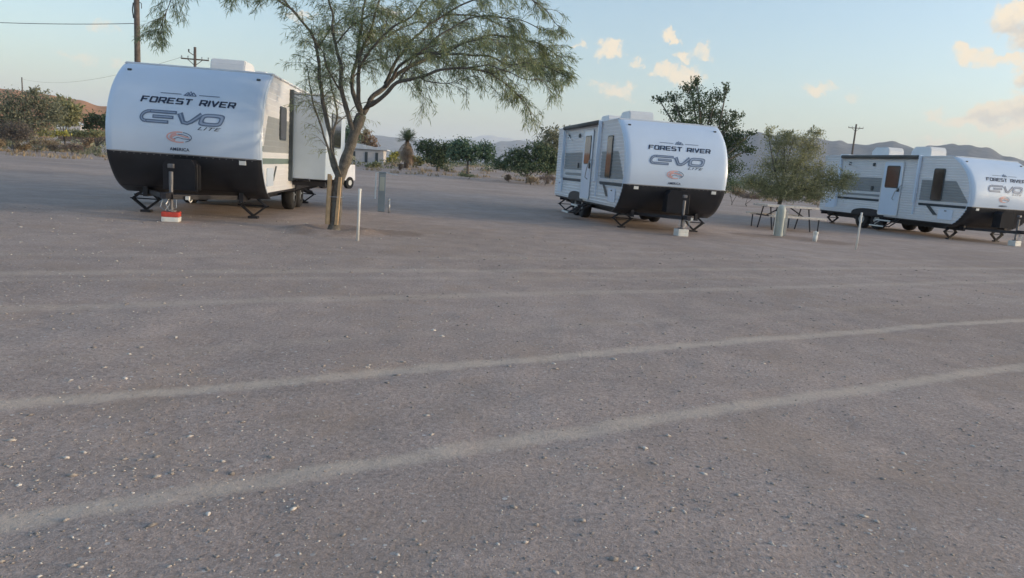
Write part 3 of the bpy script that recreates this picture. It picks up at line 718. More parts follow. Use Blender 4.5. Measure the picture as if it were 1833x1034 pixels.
# ---------------------------------------------------------------- main tree
def chain(pts, n=5):
    """Catmull-Rom through points"""
    P = [Vector(p) for p in pts]; out = []
    for i in range(len(P)-1):
        a = P[max(i-1, 0)]; b = P[i]; c = P[i+1]; d = P[min(i+2, len(P)-1)]
        for k in range(n):
            t = k/n; out.append(.5*((2*b)+(c-a)*t+(2*a-5*b+4*c-d)*t*t+(3*b-a-3*c+d)*t**3))
    return out+[P[-1]]
def big_tree():
    root = empty('tree', (TREE.x, TREE.y, 0)); tag(root, 'tall feathery desert tree with forked trunk and tan guard boards, beside the far left trailer', 'tree')
    O = Vector((TREE.x, TREE.y, 0)); Y0 = TREE.y
    def S(px, py, dy): return spot(px, py, Y0+dy)-O
    # (points px,py,dy), r0, r1, foliage strength
    BR = [
     ([(597,416,0),(601,380,0),(604,335,.02),(618,290,.03),(634,240,.03),(647,205,.02)], .105, .085, 0),
     ([(606,318,0),(598,290,.05),(592,245,.1),(583,195,.1),(573,140,.05),(566,90,0),(550,50,-.1),(520,15,-.2),(480,-12,-.3),(430,-20,-.4)], .048, .010, 1),
     ([(636,238,0),(622,205,-.05),(612,165,-.1),(610,120,-.1),(600,80,0),(594,30,.1),(580,-30,.2),(560,-90,.2)], .045, .012, 1),
     ([(647,205,0),(636,180,.1),(630,140,.2),(640,90,.3),(648,40,.4),(655,-20,.5),(650,-90,.5)], .042, .012, 1),
     ([(648,205,0),(641,170,-.2),(642,120,-.3),(655,70,-.4),(672,20,-.5),(690,-40,-.6)], .040, .012, 1),
     ([(650,203,0),(662,180,.1),(690,150,.3),(725,128,.5),(765,105,.7),(810,82,.9),(865,66,1.0),(920,66,1.0),(968,78,1.0),(1005,102,1.0)], .046, .008, 1.2),
     ([(655,192,0),(685,172,-.3),(712,148,-.5),(750,138,-.7),(790,128,-.9),(835,122,-1.0),(885,135,-1.0),(925,168,-1.0),(948,205,-1.0)], .036, .007, 1.0),
     ([(690,155,.2),(712,125,0),(745,100,-.2),(800,95,-.3),(860,100,-.4),(925,115,-.4),(980,120,-.4),(1012,135,-.4)], .028, .007, 1.2),
     ([(690,150,.3),(715,100,.5),(750,60,.7),(800,25,.8),(850,0,.9),(905,-20,.9)], .030, .009, 1),
     ([(642,120,-.3),(668,85,-.6),(705,50,-.9),(745,20,-1.1),(790,-20,-1.3)], .024, .008, 1),
     ([(745,100,-.2),(780,68,0),(830,40,.2),(880,28,.3),(930,38,.4),(975,55,.4)], .020, .006, 1.1),
     ([(600,300,0),(586,268,.2),(575,225,.4),(560,180,.5),(553,140,.6),(545,110,.6)], .022, .007, .55),
     ([(594,245,.1),(603,210,.4),(598,170,.6),(585,120,.8),(575,70,.9)], .020, .008, .8),
     ([(612,318,0),(604,290,-.2),(590,262,-.3),(600,225,-.4),(640,190,-.5),(690,170,-.6)], .014, .006, .1),
     ([(520,15,-.2),(470,-40,-.3),(400,-70,-.3),(345,-50,-.3),(310,-10,-.3),(292,30,-.3),(283,58,-.3)], .016, .004, 1.1),
     ([(835,122,-1.0),(870,118,-1.2),(905,128,-1.3),(945,140,-1.4),(990,150,-1.4)], .012, .004, .9),
     ([(750,138,-.7),(782,150,-.9),(810,150,-1),(835,158,-1.1)], .010, .004, .5),
     ([(800,25,.8),(860,30,1.2),(920,55,1.5),(965,95,1.6),(985,125,1.6)], .015, .004, .9),
     ([(690,-40,-.6),(760,-60,-.4),(840,-50,-.2),(920,-20,0),(980,20,0),(1008,60,0)], .018, .004, .9),
     ([(560,-90,.2),(500,-80,.4),(440,-40,.5),(410,0,.5)], .015, .004, .8),
     ([(650,-90,.5),(700,-130,.3),(800,-130,0),(880,-90,0)], .02, .006, .9),
     ([(640,90,.3),(700,60,1.0),(740,40,1.4),(790,50,1.8),(840,70,2.0)], .018, .005, .9),
     ([(648,40,.4),(680,62,.3),(720,75,0),(765,72,-.3)], .014, .005, 1.3),
     ([(600,80,0),(628,50,-.4),(655,28,-.6),(690,20,-.8)], .013, .005, 1.3),
     ([(566,90,0),(590,55,.4),(622,25,.7),(640,-10,.9)], .014, .005, 1.2),
     ([(765,105,.7),(785,65,1.1),(800,15,1.3),(830,-20,1.3)], .014, .005, 1.2),
     ([(712,148,-.5),(735,112,-.7),(765,85,-.9),(800,75,-1.1)], .013, .005, 1.2),
     ([(630,140,.2),(660,112,.5),(700,100,.7),(742,96,.9)], .013, .005, 1.2),
     ([(800,95,-.3),(840,75,-.6),(890,72,-.8),(930,90,-.9)], .012, .004, 1.2),
     ([(860,75,1.0),(890,95,1.3),(930,105,1.5),(975,108,1.6)], .012, .004, 1.1),
     ([(612,165,-.1),(590,130,-.6),(575,90,-1.0),(560,60,-1.2)], .014, .005, .7),
    ]
    tr = MB(); limbs = MB(); A_, B_, C_ = [], [], []
    tw = MB()
    def strands(p, d, n, ln):
        # hanging feathery leaflets starting near p
        for _ in range(n):
            q = p+Vector((random.gauss(0,.02), random.gauss(0,.02), random.gauss(0,.02)))
            dd = (d*.55+Vector((random.gauss(0,.55), random.gauss(0,.55), random.gauss(-.55,.4)))).normalized()
            l = ln*random.uniform(.5, 1.4); C_.append(q+dd*l*.5); A_.append(dd*l*.5)
            w = dd.cross(Vector((random.gauss(0,1), random.gauss(0,1), random.gauss(0,1)))).normalized(); B_.append(w*random.uniform(.003,.0058))
    for bi, (pts, ra, rb, fo) in enumerate(BR):
        ch = chain([S(*p) for p in pts], 5); n = len(ch)
        # small wander so that the limbs are not smooth curves
        if bi: ch = [c+Vector((noise.noise(c*3+Vector((bi,0,0))), noise.noise(c*3+Vector((0,bi,0))), noise.noise(c*3+Vector((0,0,bi)))))*.05*min(1, i/4) for i, c in enumerate(ch)]
        ra *= 1.0 if bi == 0 else 1.15; rad = [ra+(rb-ra)*(i/(n-1))**.8 for i in range(n)]
        rad = [q_*(1+.22*noise.noise(c*9)) for q_, c in zip(rad, ch)]
        if bi == 0: rad[0] = .15; rad[1] = .115
        (tr if bi == 0 else limbs).tube(ch, rad, 10 if bi == 0 else 7)
        if fo <= 0: continue
        seglen = sum((ch[i+1]-ch[i]).length for i in range(n-1))
        m = int(seglen*13*fo)
        for k in range(m):
            t = random.uniform(.30 if bi < 10 else .1, 1.0)
            i = min(int(t*(n-1)), n-2); p = ch[i].lerp(ch[i+1], random.random()); tan = (ch[i+1]-ch[i]).normalized()
            side = Vector((random.gauss(0,1), random.gauss(0,1), random.gauss(.25,.8))); side = (side-tan*side.dot(tan)).normalized()
            d = (tan*.75+side*.8).normalized(); ln = random.uniform(.22,.72)*(1.2-.72*t)
            q = p.copy(); P = [q.copy()]; steps = 6
            for s in range(steps):
                d = (d+Vector((random.gauss(0,.13), random.gauss(0,.13), -.09+random.gauss(0,.08)))).normalized(); q = q+d*ln/steps; P.append(q.copy())
                strands(q, d, int((6.0 if s > 0 else 2)*min(1, .45+fo*.5)), .125)
            tw.tube(P, [.006-.0045*s/steps for s in range(steps+1)], 4, cap=False)
            for _ in range(2):
                a = random.randint(2, 5); dd = (d+Vector((random.gauss(0,.6), random.gauss(0,.6), random.gauss(-.2,.4)))).normalized(); q = P[a]; P2 = [q.copy()]
                for s in range(4):
                    dd = (dd+Vector((random.gauss(0,.1), random.gauss(0,.1), -.12))).normalized(); q = q+dd*ln*.11; P2.append(q.copy()); strands(q, dd, int(4*min(1, .4+fo*.5)), .12)
                tw.tube(P2, [.0035,.003,.0025,.002,.0015], 3, cap=False)
    tr.build('trunk', M['bark'], root, True); lo = limbs.build('limbs', M['bark'], root, True)
    tw.build('twigs', M['bark'], root, fixn=False)
    V, F = quads(np.array([c[:] for c in C_]), np.array([a[:] for a in A_]), np.array([b[:] for b in B_]))
    npmesh('crown', V, F, LM['verde'], root)
big_tree()
# tan guard boards standing round the trunk foot
ge = empty('trunk_guard', (TREE.x, TREE.y, 0)); tag(ge, 'tan wooden boards standing upright around the foot of the feathery tree', 'tree guard')
for a, h_ in ((215, .86), (305, .82), (75, .80)):
    b = MB(); rr = .115; c, s = math.cos(R(a)), math.sin(R(a))
    for dx, hh in (((-.028, h_), (.028, h_*.975)) if a == 215 else ((0, h_),)):
        p0 = Vector((c*rr-s*dx, s*rr+c*dx, .12)); p1 = p0+Vector((.02*c+.035, .0, hh))
        b.tube([p0, p1], [.038,.034], 4)
    b.build('board', M['guard'], ge)
b = MB(); b.tube([(.135*math.cos(R(a))+.02, .135*math.sin(R(a)), .6) for a in range(0, 361, 20)], .006, 5); b.build('tie_wire', M['alu'], ge)

# ---------------------------------------------------------------- generic vegetation
def foliage(cl, n, size, asp=.5, shell=.35):
    """leaf centres inside ellipsoid clumps (x,y,z,rx,ry,rz)"""
    w = np.array([c[3]*c[5] for c in cl]); w = w/w.sum(); idx = rng.choice(len(cl), n, p=w); c = np.array(cl)[idx]
    u = rnd_unit(n)*(rng.uniform(0, 1, (n, 1))**shell)
    u *= (1+.25*rng.normal(size=(n, 1)))
    P = c[:, :3]+u*c[:, 3:6]; return P
def tree(name, label, cat, x, y, trunk_h, tr_r, clumps, n, size, lm, group=None, spread=None, asp=.5, bark='bark', sprays=0):
    z0 = gz(x, y); root = empty(name, (x, y, z0)); tag(root, label, cat, group)
    b = MB(); fork = Vector((random.gauss(0,.06), random.gauss(0,.06), trunk_h))
    b.tube([(0,0,-.1), (fork.x*.3, fork.y*.3, trunk_h*.5), fork], [tr_r*1.3, tr_r, tr_r*.8], 8)
    for c in clumps:
        e = Vector(c[:3]); mid = fork.lerp(e, .5)+Vector((random.gauss(0,.1), random.gauss(0,.1), .1))
        b.tube([fork, mid, e], [tr_r*.55, tr_r*.32, tr_r*.12], 5)
        for _ in range(4):
            u = Vector((random.gauss(0,1), random.gauss(0,1), random.gauss(.3,.8))).normalized(); t = e+Vector((u.x*c[3], u.y*c[4], u.z*c[5]))*1.0
            b.tube([e, e.lerp(t, .5)+Vector((0,0,.05)), t], [tr_r*.14, tr_r*.08, tr_r*.03], 4)
    b.build('trunk', M[bark], root, True)
    P = foliage(clumps, n, size)
    P = P[P[:, 2] > .03]
    if sprays:
        Q = []
        for _ in range(sprays):
            c = random.choice(clumps); d = Vector((random.gauss(0,.7), random.gauss(0,.7), random.uniform(.4,1.2))).normalized()
            s = Vector(c[:3])+Vector((d.x*c[3], d.y*c[4], d.z*c[5]))*.9; l = random.uniform(.25,.6)*c[5]
            for k in range(26): Q.append(s+d*l*random.random()*1.6+Vector((random.gauss(0,.05), random.gauss(0,.05), random.gauss(0,.05)))*c[5]*.8)
        P = np.concatenate([P, np.array([q[:] for q in Q])])
    nn = np.array([noise.noise(Vector((q[0]*2.2/max(size*8, .5), q[1]*2.2/max(size*8, .5), q[2]*2.2/max(size*8, .5)))) for q in P])
    P = P[nn+rng.normal(0, .12, len(P)) > (-.32 if lm == 'olive' else -.12)]
    V, F = leaves(P, size, asp); npmesh('crown', V, F, LM[lm], root); return root
def clumps_from(px_list, Y, base, depth=.8):
    """ellipsoids given as picture positions (px,py,rx,ry,dy) at forward distance Y, relative to the base point"""
    out = []
    for px, py, rx, ry, dy in px_list:
        p = spot(px, py, Y+dy); s = (Y+dy)/FPX
        out.append((p.x-base[0], p.y-base[1], p.z-gz(*base), rx*s, max(rx, ry)*s*depth, ry*s))
    return out
FN = dict(olive=1.35, dark=1.6); FS = dict(olive=.95, dark=.72, grey=.6)
def veg(name, label, cat, px, Y, cl, n, size, lm, trunk_h=.6, tr_r=.1, **k):
    if n > 2000: n = int(n*FN.get(lm, 1.6)); size *= FS.get(lm, .7)
    p = spot(px, 300, Y); base = (p.x, Y); return tree(name, label, cat, p.x, Y, trunk_h, tr_r, clumps_from(cl, Y, base), n, size, lm, **k)
# behind the middle trailer: leafy tree with open crown
veg('tree', 'broad leafy tree with open clumpy crown rising behind the middle trailer', 'tree', 1262, 32,
    [(1205,175,18,10,0),(1180,178,12,7,.3),(1237,160,20,13,.4),(1250,185,26,16,-.4),(1215,198,26,12,.5),(1282,175,16,14,0),(1275,205,30,17,.5),(1300,160,5,14,0),(1232,220,36,14,-.3),(1300,222,26,14,0),
     (1318,205,14,8,.2),(1322,250,20,20,0),(1345,238,10,5,0),(1300,262,30,20,.4),(1340,268,16,8,.4),(1280,245,40,20,.6),(1305,300,26,22,.8),(1290,330,30,14,.8),(1247,145,7,9,0)], 15000, .055, 'dark', 1.6, .16, sprays=40, asp=.6)
# olive bush-tree in front of the right trailer
veg('tree', 'low drooping olive-green tree overhanging the rear end of the right-hand trailer', 'tree', 1402, 24.6,
    [(1420,250,30,14,0),(1395,262,24,18,.2),(1450,262,24,18,.1),(1430,290,40,26,0),(1385,300,34,22,.3),(1360,328,36,18,0),(1420,325,44,26,-.3),(1470,315,34,24,0),(1500,330,32,18,-.2),(1455,342,36,16,-.4),(1395,345,40,14,-.3),(1375,240,8,14,0),(1460,238,16,8,0),(1415,350,34,12,-.5),(1370,345,26,10,-.2),(1450,352,26,10,-.5),(1405,240,16,7,.2),(1345,325,20,13,.3),(1518,318,18,12,-.2)],
    26000, .045, 'olive', 1.0, .08, sprays=50, asp=.22)
veg('tree', 'mid-height bushy tree standing just left of the middle trailer\'s rear end', 'tree', 982, 62,
    [(985,240,18,12,0),(975,262,20,18,0),(995,262,18,24,.5),(990,290,22,18,0),(1010,250,20,18,1)], 5200, .14, 'grey', 1.2, .14, sprays=14)
veg('shrub', 'wide dark green shrub mound sloping down to the left of the middle trailer', 'shrub', 945, 60,
    [(962,275,26,20,0),(930,283,28,18,0),(900,293,22,11,0),(985,290,22,22,.5),(945,298,40,11,-.5)], 9000, .13, 'dark', .5, .1)
veg('tree', 'dark rounded tree on a thin trunk, right of the palm', 'tree', 784, 74,
    [(762,262,20,13,0),(790,268,24,16,0),(775,278,26,13,0),(805,272,20,16,.5),(785,290,14,9,0)], 7000, .15, 'dark', 1.0, .14)
veg('tree', 'blue-green round tree with pale trunk, between the dark tree and the shrub mound', 'tree', 838, 68,
    [(828,262,22,14,0),(845,274,24,16,0),(868,268,18,14,.5),(820,278,20,13,0),(875,282,12,12,0)], 7000, .15, 'green', 1.4, .12)
veg('tree', 'dark green tree seen through the fork of the feathery tree', 'tree', 612, 80,
    [(606,245,20,18,0),(628,240,16,14,0),(600,262,20,14,0),(622,262,18,12,0)], 5000, .17, 'green', 1.2, .16)
veg('tree', 'brownish bare-looking tree behind the low pale building', 'tree', 655, 95,
    [(650,248,14,13,0),(664,256,12,12,0),(656,238,8,6,0)], 2600, .17, 'brown', 1.0, .14)
veg('shrub', 'yellow-flowered low shrub in front of the pale building', 'shrub', 686, 84,
    [(690,288,10,5,0),(702,284,10,5,0),(708,276,10,5,1)], 1500, .11, 'yell', .3, .05)
veg('shrub', 'olive shrub beside the yellow-flowered shrub, below the palm', 'shrub', 668, 70,
    [(664,297,11,5,0),(674,294,8,5,0)], 900, .10, 'olive', .3, .05)
veg('shrub', 'low green shrub at the right foot of the palm', 'shrub', 745, 78,
    [(742,284,12,6,0),(752,288,10,5,0)], 900, .12, 'olive', .3, .05)
# left background
veg('tree', 'large grey-green mesquite at the left edge of the picture', 'tree', 35, 52,
    [(20,188,30,24,0),(55,182,30,20,0),(85,190,26,22,.5),(35,215,40,24,0),(70,222,34,20,0),(10,225,24,24,.5),(100,205,20,18,0),(28,240,32,16,-.6),(-30,200,36,30,0),(-50,230,40,24,0),(60,165,10,8,0)], 15000, .12, 'grey', .8, .2, sprays=50)
veg('tree', 'yellow-green tree right of the large mesquite, below the orange hill', 'tree', 118, 64,
    [(112,190,18,14,0),(128,200,16,14,0),(105,208,18,14,0),(122,215,16,10,0)], 4000, .14, 'olive', .8, .12, sprays=10)
veg('shrub', 'dark twiggy shrub in front of the large mesquite', 'shrub', 28, 46,
    [(22,232,26,15,0),(44,236,18,14,0),(8,240,16,12,0),(30,245,24,9,0)], 5500, .09, 'twig', .3, .07, sprays=20, asp=.2)
veg('tree', 'small dark green tree touching the left edge of the far left trailer', 'tree', 172, 66,
    [(165,214,16,12,0),(182,218,16,13,0),(158,226,12,9,0),(200,216,20,14,0),(230,220,20,14,0)], 3600, .14, 'dark', .6, .1)
veg('shrub', 'low olive shrub behind the straw tussocks, left of the far left trailer', 'shrub', 85, 60, [(78,238,16,6,0),(96,240,14,5,0),(110,239,12,5,0)], 1400, .10, 'yell', .2, .05)
veg('shrub', 'low green shrub between the straw tussocks and the small dark tree', 'shrub', 140, 62, [(135,238,18,6,0),(155,240,16,6,0),(178,238,18,6,0)], 1800, .10, 'olive', .2, .05)
veg('shrub', 'rust-brown round shrub nearest the far left trailer\'s left edge', 'shrub', 158, 56, [(157,256,9,9,0),(163,250,6,6,0)], 900, .07, 'brown', .2, .04)
veg('shrub', 'greyish leafless shrub lying on the gravel edge, left background', 'shrub', 100, 54, [(92,264,12,5,0),(104,262,12,6,0),(116,266,9,4,0)], 1500, .06, 'twig', .15, .04, asp=.2)
# straw clumps and small scrub in the middle distance, countable ones as things
for lab, px, Y, cl, lm_ in (
   ('pale straw tussock mound right of the dark twiggy shrub', 68, 55, [(60,254,12,8,0),(78,252,16,9,0),(95,255,12,7,0)], 'straw'),
   ('pinkish dry shrub on the gravel edge left of the far left trailer', 130, 55, [(128,262,12,8,0),(142,264,10,6,0)], 'pink'),
   ('low straw-coloured shrub at the foot of the dark twiggy shrub', 45, 52, [(40,264,12,5,0),(50,262,8,5,0)], 'straw'),
   ('straw tussock at the far left edge of the picture', 4, 50, [(2,254,8,8,0),(-10,256,10,8,0)], 'straw'),
   ('pale dry shrub below the dark green shrub mound', 952, 57, [(950,321,9,6,0),(960,324,7,5,0)], 'straw'),
   ('broad dry straw shrub beside the middle trailer\'s rear end', 978, 58, [(975,318,12,8,0),(990,320,10,8,0)], 'pink'),
   ('tiny dark shrub below the dark green shrub mound', 912, 60, [(909,318,5,5,0)], 'twig'),
   ('flat green weed patch at the foot of the blue-green round tree', 840, 60, [(838,314,14,2.5,0),(828,312,8,3,0)], 'olive'),
   ('tiny dark shrub on the bare ground below the palm', 718, 66, [(717,298,4,5,0)], 'twig'),
   ('low straw shrub behind the picnic table', 1345, 45, [(1340,350,14,5,0),(1352,352,10,4,0)], 'pink'),
   ('pale dry shrub just right of the middle trailer', 1318, 46, [(1316,340,9,8,0),(1325,345,10,6,0)], 'straw'),
   ('dark green low shrub right of the middle trailer, behind the pale one', 1316, 60, [(1312,325,10,12,0),(1322,330,12,8,0)], 'green')):
    veg('shrub', lab, 'shrub', px, Y, cl, 1990, .075 if lm_ == 'straw' else .065, lm_, .12, .03, asp=.22)
# palm
def palm():
    Y = 76; p = spot(727, 300, Y); z0 = gz(p.x, Y); root = empty('palm_tree', (p.x, Y, z0)); tag(root, 'fan palm with grey dead-frond skirt standing alone before the blue hills', 'palm tree')
    top = spot(727, 251, Y).z-z0
    b = MB(); b.tube([(0,0,-.1), (.05,0,top*.5), (0,0,top)], [.30,.24,.20], 9); b.build('trunk', M['pole'], root, True)
    V = []; F = []; 
    def frond(d, l, wid, base, droop):
        n = 7; prev = None; pts = []
        q = Vector(base)
        for i in range(n):
            pts.append(q.copy()); d = (d+Vector((0,0,-droop))).normalized(); q = q+d*l/n
        # leaflets as narrow blades to both sides
        for i in range(1, n):
            t = (pts[i]-pts[i-1]).normalized(); s = t.cross(Vector((0,0,1))); s = s.normalized() if s.length > .01 else Vector((1,0,0))
            for sg in (-1, 1):
                for k in range(2):
                    o = pts[i-1].lerp(pts[i], k*.5); ed = (t*.8+s*sg*.8+Vector((0,0,random.gauss(0,.1)))).normalized()*wid*math.sin(math.pi*(i+.3)/(n+.6))
                    m_ = len(V); V.extend([o, o+t*.07, o+ed+t*.02, o+ed]); F.append((m_, m_+1, m_+2, m_+3))
    for i in range(64):
        a = 6.283*i/64*5.3; el = random.uniform(-.15, 1.3); d = Vector((math.cos(a)*math.cos(el), math.sin(a)*math.cos(el), math.sin(el)))
        frond(d, random.uniform(1.35,1.7), .40, (0,0,top), .07)
    npmesh('crown', [v[:] for v in V], F, LM['dark'], root)
    V.clear(); F.clear()
    for i in range(60):
        a = random.uniform(0, 6.28); el = random.uniform(-1.4, -.7); d = Vector((math.cos(a)*math.cos(el), math.sin(a)*math.cos(el), math.sin(el)))
        frond(d, random.uniform(1.0, 1.6), .4, (math.cos(a)*.35, math.sin(a)*.2, random.uniform(top*.5, top-.1)), .14)
    npmesh('frond_skirt', [v[:] for v in V], F, LM['brown'], root)
palm()
# low scrub cover of the far plain
def scrub():
    P = []; 
    for _ in range(1500):
        az = random.uniform(-.95, .95); r = 62+320*random.random()**1.4; x, y = math.sin(az)*r, math.cos(az)*r
        if az > -.35 and r < 72: continue
        h_ = random.uniform(.25, .9)*(1+r/300); z = gz(x, y); n = int(40+30*random.random())
        u = rnd_unit(n)*rng.uniform(.3, 1, (n, 1)); u[:, 2] = abs(u[:, 2]); P.append(np.array([x, y, z])+u*np.array([h_*1.2, h_*1.2, h_]))
    P = np.concatenate(P); V, F = leaves(P, .17, .5)
    tag(npmesh('desert_scrub', V, F, LM['grey']), 'low grey-green scrub covering the plain towards the hills', 'scrub', kind='stuff')
    P = []
    for _ in range(900):
        az = random.uniform(-.95, .95); r = 50+90*random.random()**1.3; x, y = math.sin(az)*r, math.cos(az)*r
        if az > -.38 and r < 60: continue
        h_ = random.uniform(.15, .38); n = 30; z = gz(x, y)
        u = rnd_unit(n); u[:, 2] = abs(u[:, 2])*rng.uniform(0, 1, n); P.append(np.array([x, y, z])+u*np.array([h_*1.8, h_*1.8, h_]))
    P = np.concatenate(P); n = len(P); A = np.stack([rng.normal(0,.3,n), rng.normal(0,.3,n), np.ones(n)], 1)*.16; B = np.stack([np.cos(P[:,0]*9), np.sin(P[:,1]*9), np.zeros(n)], 1)*.035
    V, F = quads(P, A, B); tag(npmesh('dry_grass', V, F, LM['straw']), 'pale dry grass beyond the edge of the gravel lot', 'dry grass', kind='stuff')
scrub()
# rock at the far left
p = spot(27, 265, 58); bm = bmesh.new(); bmesh.ops.create_icosphere(bm, subdivisions=3, radius=.3)
for v in bm.verts: v.co = Vector((v.co.x*1.15, v.co.y, v.co.z*.8))*(1+.35*noise.noise(v.co*4)); v.co.z = max(v.co.z, -.08)
me = bpy.data.meshes.new('rock'); bm.to_mesh(me); bm.free(); me.materials.append(M['rock']); o = bpy.data.objects.new('rock', me); C.objects.link(o)
o.location = (p.x, 58, .08); tag(o, 'dark rock on the gravel edge at far left, below the twiggy shrub', 'rock')

# ---------------------------------------------------------------- poles and wires
def pole(label, px, Y, top_py, rad, arm=None, arm_py=None, armlen=2.4, arm2=False, extra=0):
    p = spot(px, 300, Y); 
    for _ in range(3):
        pass
    t = spot(px, top_py, Y); x = t.x; z1 = t.z+extra; z0 = gz(x, Y)
    e = empty('utility_pole', (x, Y, z0)); tag(e, label, 'utility pole')
    b = MB(); b.tube([(0,0,-.3), (0,0,(z1-z0)*.5), (0,0,z1-z0)], [rad*1.2, rad, rad*.82], 10); b.build('shaft', M['pole'], e, True)
    def crossarm(z, l, ry):
        b = MB(); c, s = math.cos(ry), math.sin(ry)
        b.tube([(-c*l/2, -s*l/2, z), (c*l/2, s*l/2, z)], [.075]*2, 4); b.bar((-c*l*.28, -s*l*.28, z), (0, 0, z-.55), .05); b.bar((c*l*.28, s*l*.28, z), (0, 0, z-.55), .05)
        b.build('crossarm', M['pole'], e)
        for k in (-.48, -.25, .25, .48):
            q = MB(); q.tube([(c*l*k, s*l*k, z+.07), (c*l*k, s*l*k, z+.16), (c*l*k, s*l*k, z+.26)], [.025,.055,.04], 8); q.build('insulator', M['pedb'], e)
    if arm: crossarm(spot(px, arm_py, Y).z-z0, armlen, arm)
    return e, Vector((x, Y, z0)), z1
e1, P1, zt1 = pole('thick wooden utility pole rising out of frame behind the far left trailer', 245, 38, 30, .15, extra=3.2)
b = MB(); zc = spot(243, 18, 38).z-P1.z
b.tube([(-.14,-.05,zc+.35), (-.19,-.05,zc), (-.14,-.05,zc-.4)], .03, 6); b.tube([(.14,0,zc+.4), (.24,0,zc+.35), (.24,0,zc+.1)], .02, 6); b.build('cable_bracket', M['chassis'], e1)
e2, P2, zt2 = pole('utility pole with one long crossarm showing above the roof of the far left trailer', 349, 66, 84, .14, R(8), 106, 2.35)
b = MB(); zc = spot(340, 95, 66).z-P2.z; b.bar((0,0,zc-.2), (-.55,0,zc+.1), .06); b.tube([(-.55,0,zc+.1), (-.55,0,zc+.35)], .06, 7); b.build('side_bracket', M['pole'], e2)
e3, P3, zt3 = pole('small distant utility pole with crossarm standing against the right-hand hills', 1533, 118, 222, .15, R(-5), 229, 2.3)
e4, P4, zt4 = pole('thin far pole poking up above the large mesquite at left', 39, 150, 138, .13)
def wire(label, a, b_, sag, r):
    P = []
    for i in range(25):
        t = i/24; q = Vector(a).lerp(Vector(b_), t); q.z -= sag*4*t*(1-t); P.append(q)
    o = MB().tube(P, r, 5).build('overhead_wire', M['chassis'], None); tag(o, label, 'overhead wire'); return o
zc = spot(243, 42, 38).z
wire('dark overhead cable running left from the thick wooden pole', (P1.x-.16, 38, zc), (spot(-560, 20, 40).x, 41, zc+.55), .55, .016)
zz = spot(349, 106, 66).z+.15
wire('thin distant line running left from the crossarm of the pole above the trailer roof', (P2.x-1.1, 66, zz), (P4.x, 150, zt4-.3), 1.4, .012)

# ---------------------------------------------------------------- site furniture
def stake(px, py, top, label, lean):
    d = ray(px, py); k = -EYE/d.z; x, y = d.x*k, d.y*k; h_ = spot(px, top, y).z
    e = empty('marker_stake', (x, y, 0)); tag(e, label, 'stake', 'white marker stakes along the sites')
    b = MB(); b.tube([(0,0,-.05), (lean*h_, 0, h_-.02), (lean*h_, 0, h_)], [.023,.022,.016], 8); b.build('post', M['stake'], e, True)
    b = MB(); b.tube([(lean*h_, 0, h_-.03), (lean*h_, 0, h_+.008)], [.026,.024], 8); b.build('end_cap', M['stake'], e)
stake(640, 431, 338, 'white stake right of the feathery tree, in front of the gap between two trailers', .01)
stake(1532, 446, 380, 'white stake in front of the right-hand trailer, leaning slightly right', .015)
# blue grey pedestal
e = empty('utility_pedestal', (-3.43, 18.2, 0), .15); tag(e, 'tall narrow blue-grey utility pedestal standing behind the white stake', 'pedestal')
b = MB(); b.box(-.085, .085, -.09, .09, 0, .95, bev=.012); b.build('housing', M['pedb'], e)
b = MB(); b.box(-.095, .095, -.10, .10, .953, .985, bev=.01); b.build('lid', M['pedb'], e)
b = MB(); b.box(-.06, .06, -.104, -.092, .52, .86, bev=.004); b.build('outlet_door', M['ped'], e)
e = empty('water_spigot', (-3.16, 17.8, 0)); tag(e, 'short grey water spigot at the foot of the blue-grey pedestal', 'spigot')
b = MB(); b.tube([(0,0,0),(0,0,.30)], .022, 8); b.tube([(0,0,.30),(0,-.02,.335),(0,-.09,.335),(0,-.11,.29)], .018, 7); b.build('riser', M['alu'], e, True)
b = MB(); b.tube([(0,0,.35),(0,0,.36)], .04, 10); b.build('tap_handle', M['pedb'], e)
e = empty('marker_stake', (spot(673,318,24).x, 24, 0)); tag(e, 'thin pale stake with a low rail, farther back left of the blue-grey pedestal', 'stake', 'white marker stakes along the sites')
hh = spot(673, 308, 24).z; MB().tube([(0,0,-.05),(0,0,hh)], .02, 7).build('post', M['stake'], e)
MB().tube([(.02,0,hh-.01),(.35,0,hh+.0),(.72,0,hh-.05)], .012, 6).build('rail', M['stake'], e)
# sage pedestal
e = empty('utility_pedestal', (7.13, 19.7, 0), -.2); tag(e, 'pale sage round-topped utility pedestal in front of the picnic table', 'pedestal')
b = MB(); prf = [(.118,0),(.118,.62),(.112,.72),(.09,.79),(.05,.83),(.004,.84)]
n = 18; V = [(r_*math.cos(6.2832*i/n), r_*.8*math.sin(6.2832*i/n), z) for r_, z in prf for i in range(n)]
b.add(V, [(j*n+i, j*n+(i+1) % n, (j+1)*n+(i+1) % n, (j+1)*n+i) for j in range(len(prf)-1) for i in range(n)]); b.build('housing', M['ped'], e, True)
b = MB(); b.box(-.138, -.121, -.05, .05, .02, .66); b.box(.121, .134, -.04, .04, .02, .5); b.build('side_flange', M['stake'], e)
b = MB(); b.box(.16, .20, .1, .14, 0, .70); b.build('conduit', M['wood'], e)
# pipe cap
e = empty('sewer_cap', (7.66, 18.55, 0)); tag(e, 'short white capped pipe standing right of the sage pedestal', 'pipe')
b = MB(); b.tube([(0,0,-.03),(0,0,.19)], .055, 14); b.build('pipe', M['stake'], e, True)
b = MB(); b.tube([(0,0,.19),(0,0,.25)], .066, 14); b.box(-.02,.02,-.02,.02,.25,.27); b.build('cap', M['stake'], e)
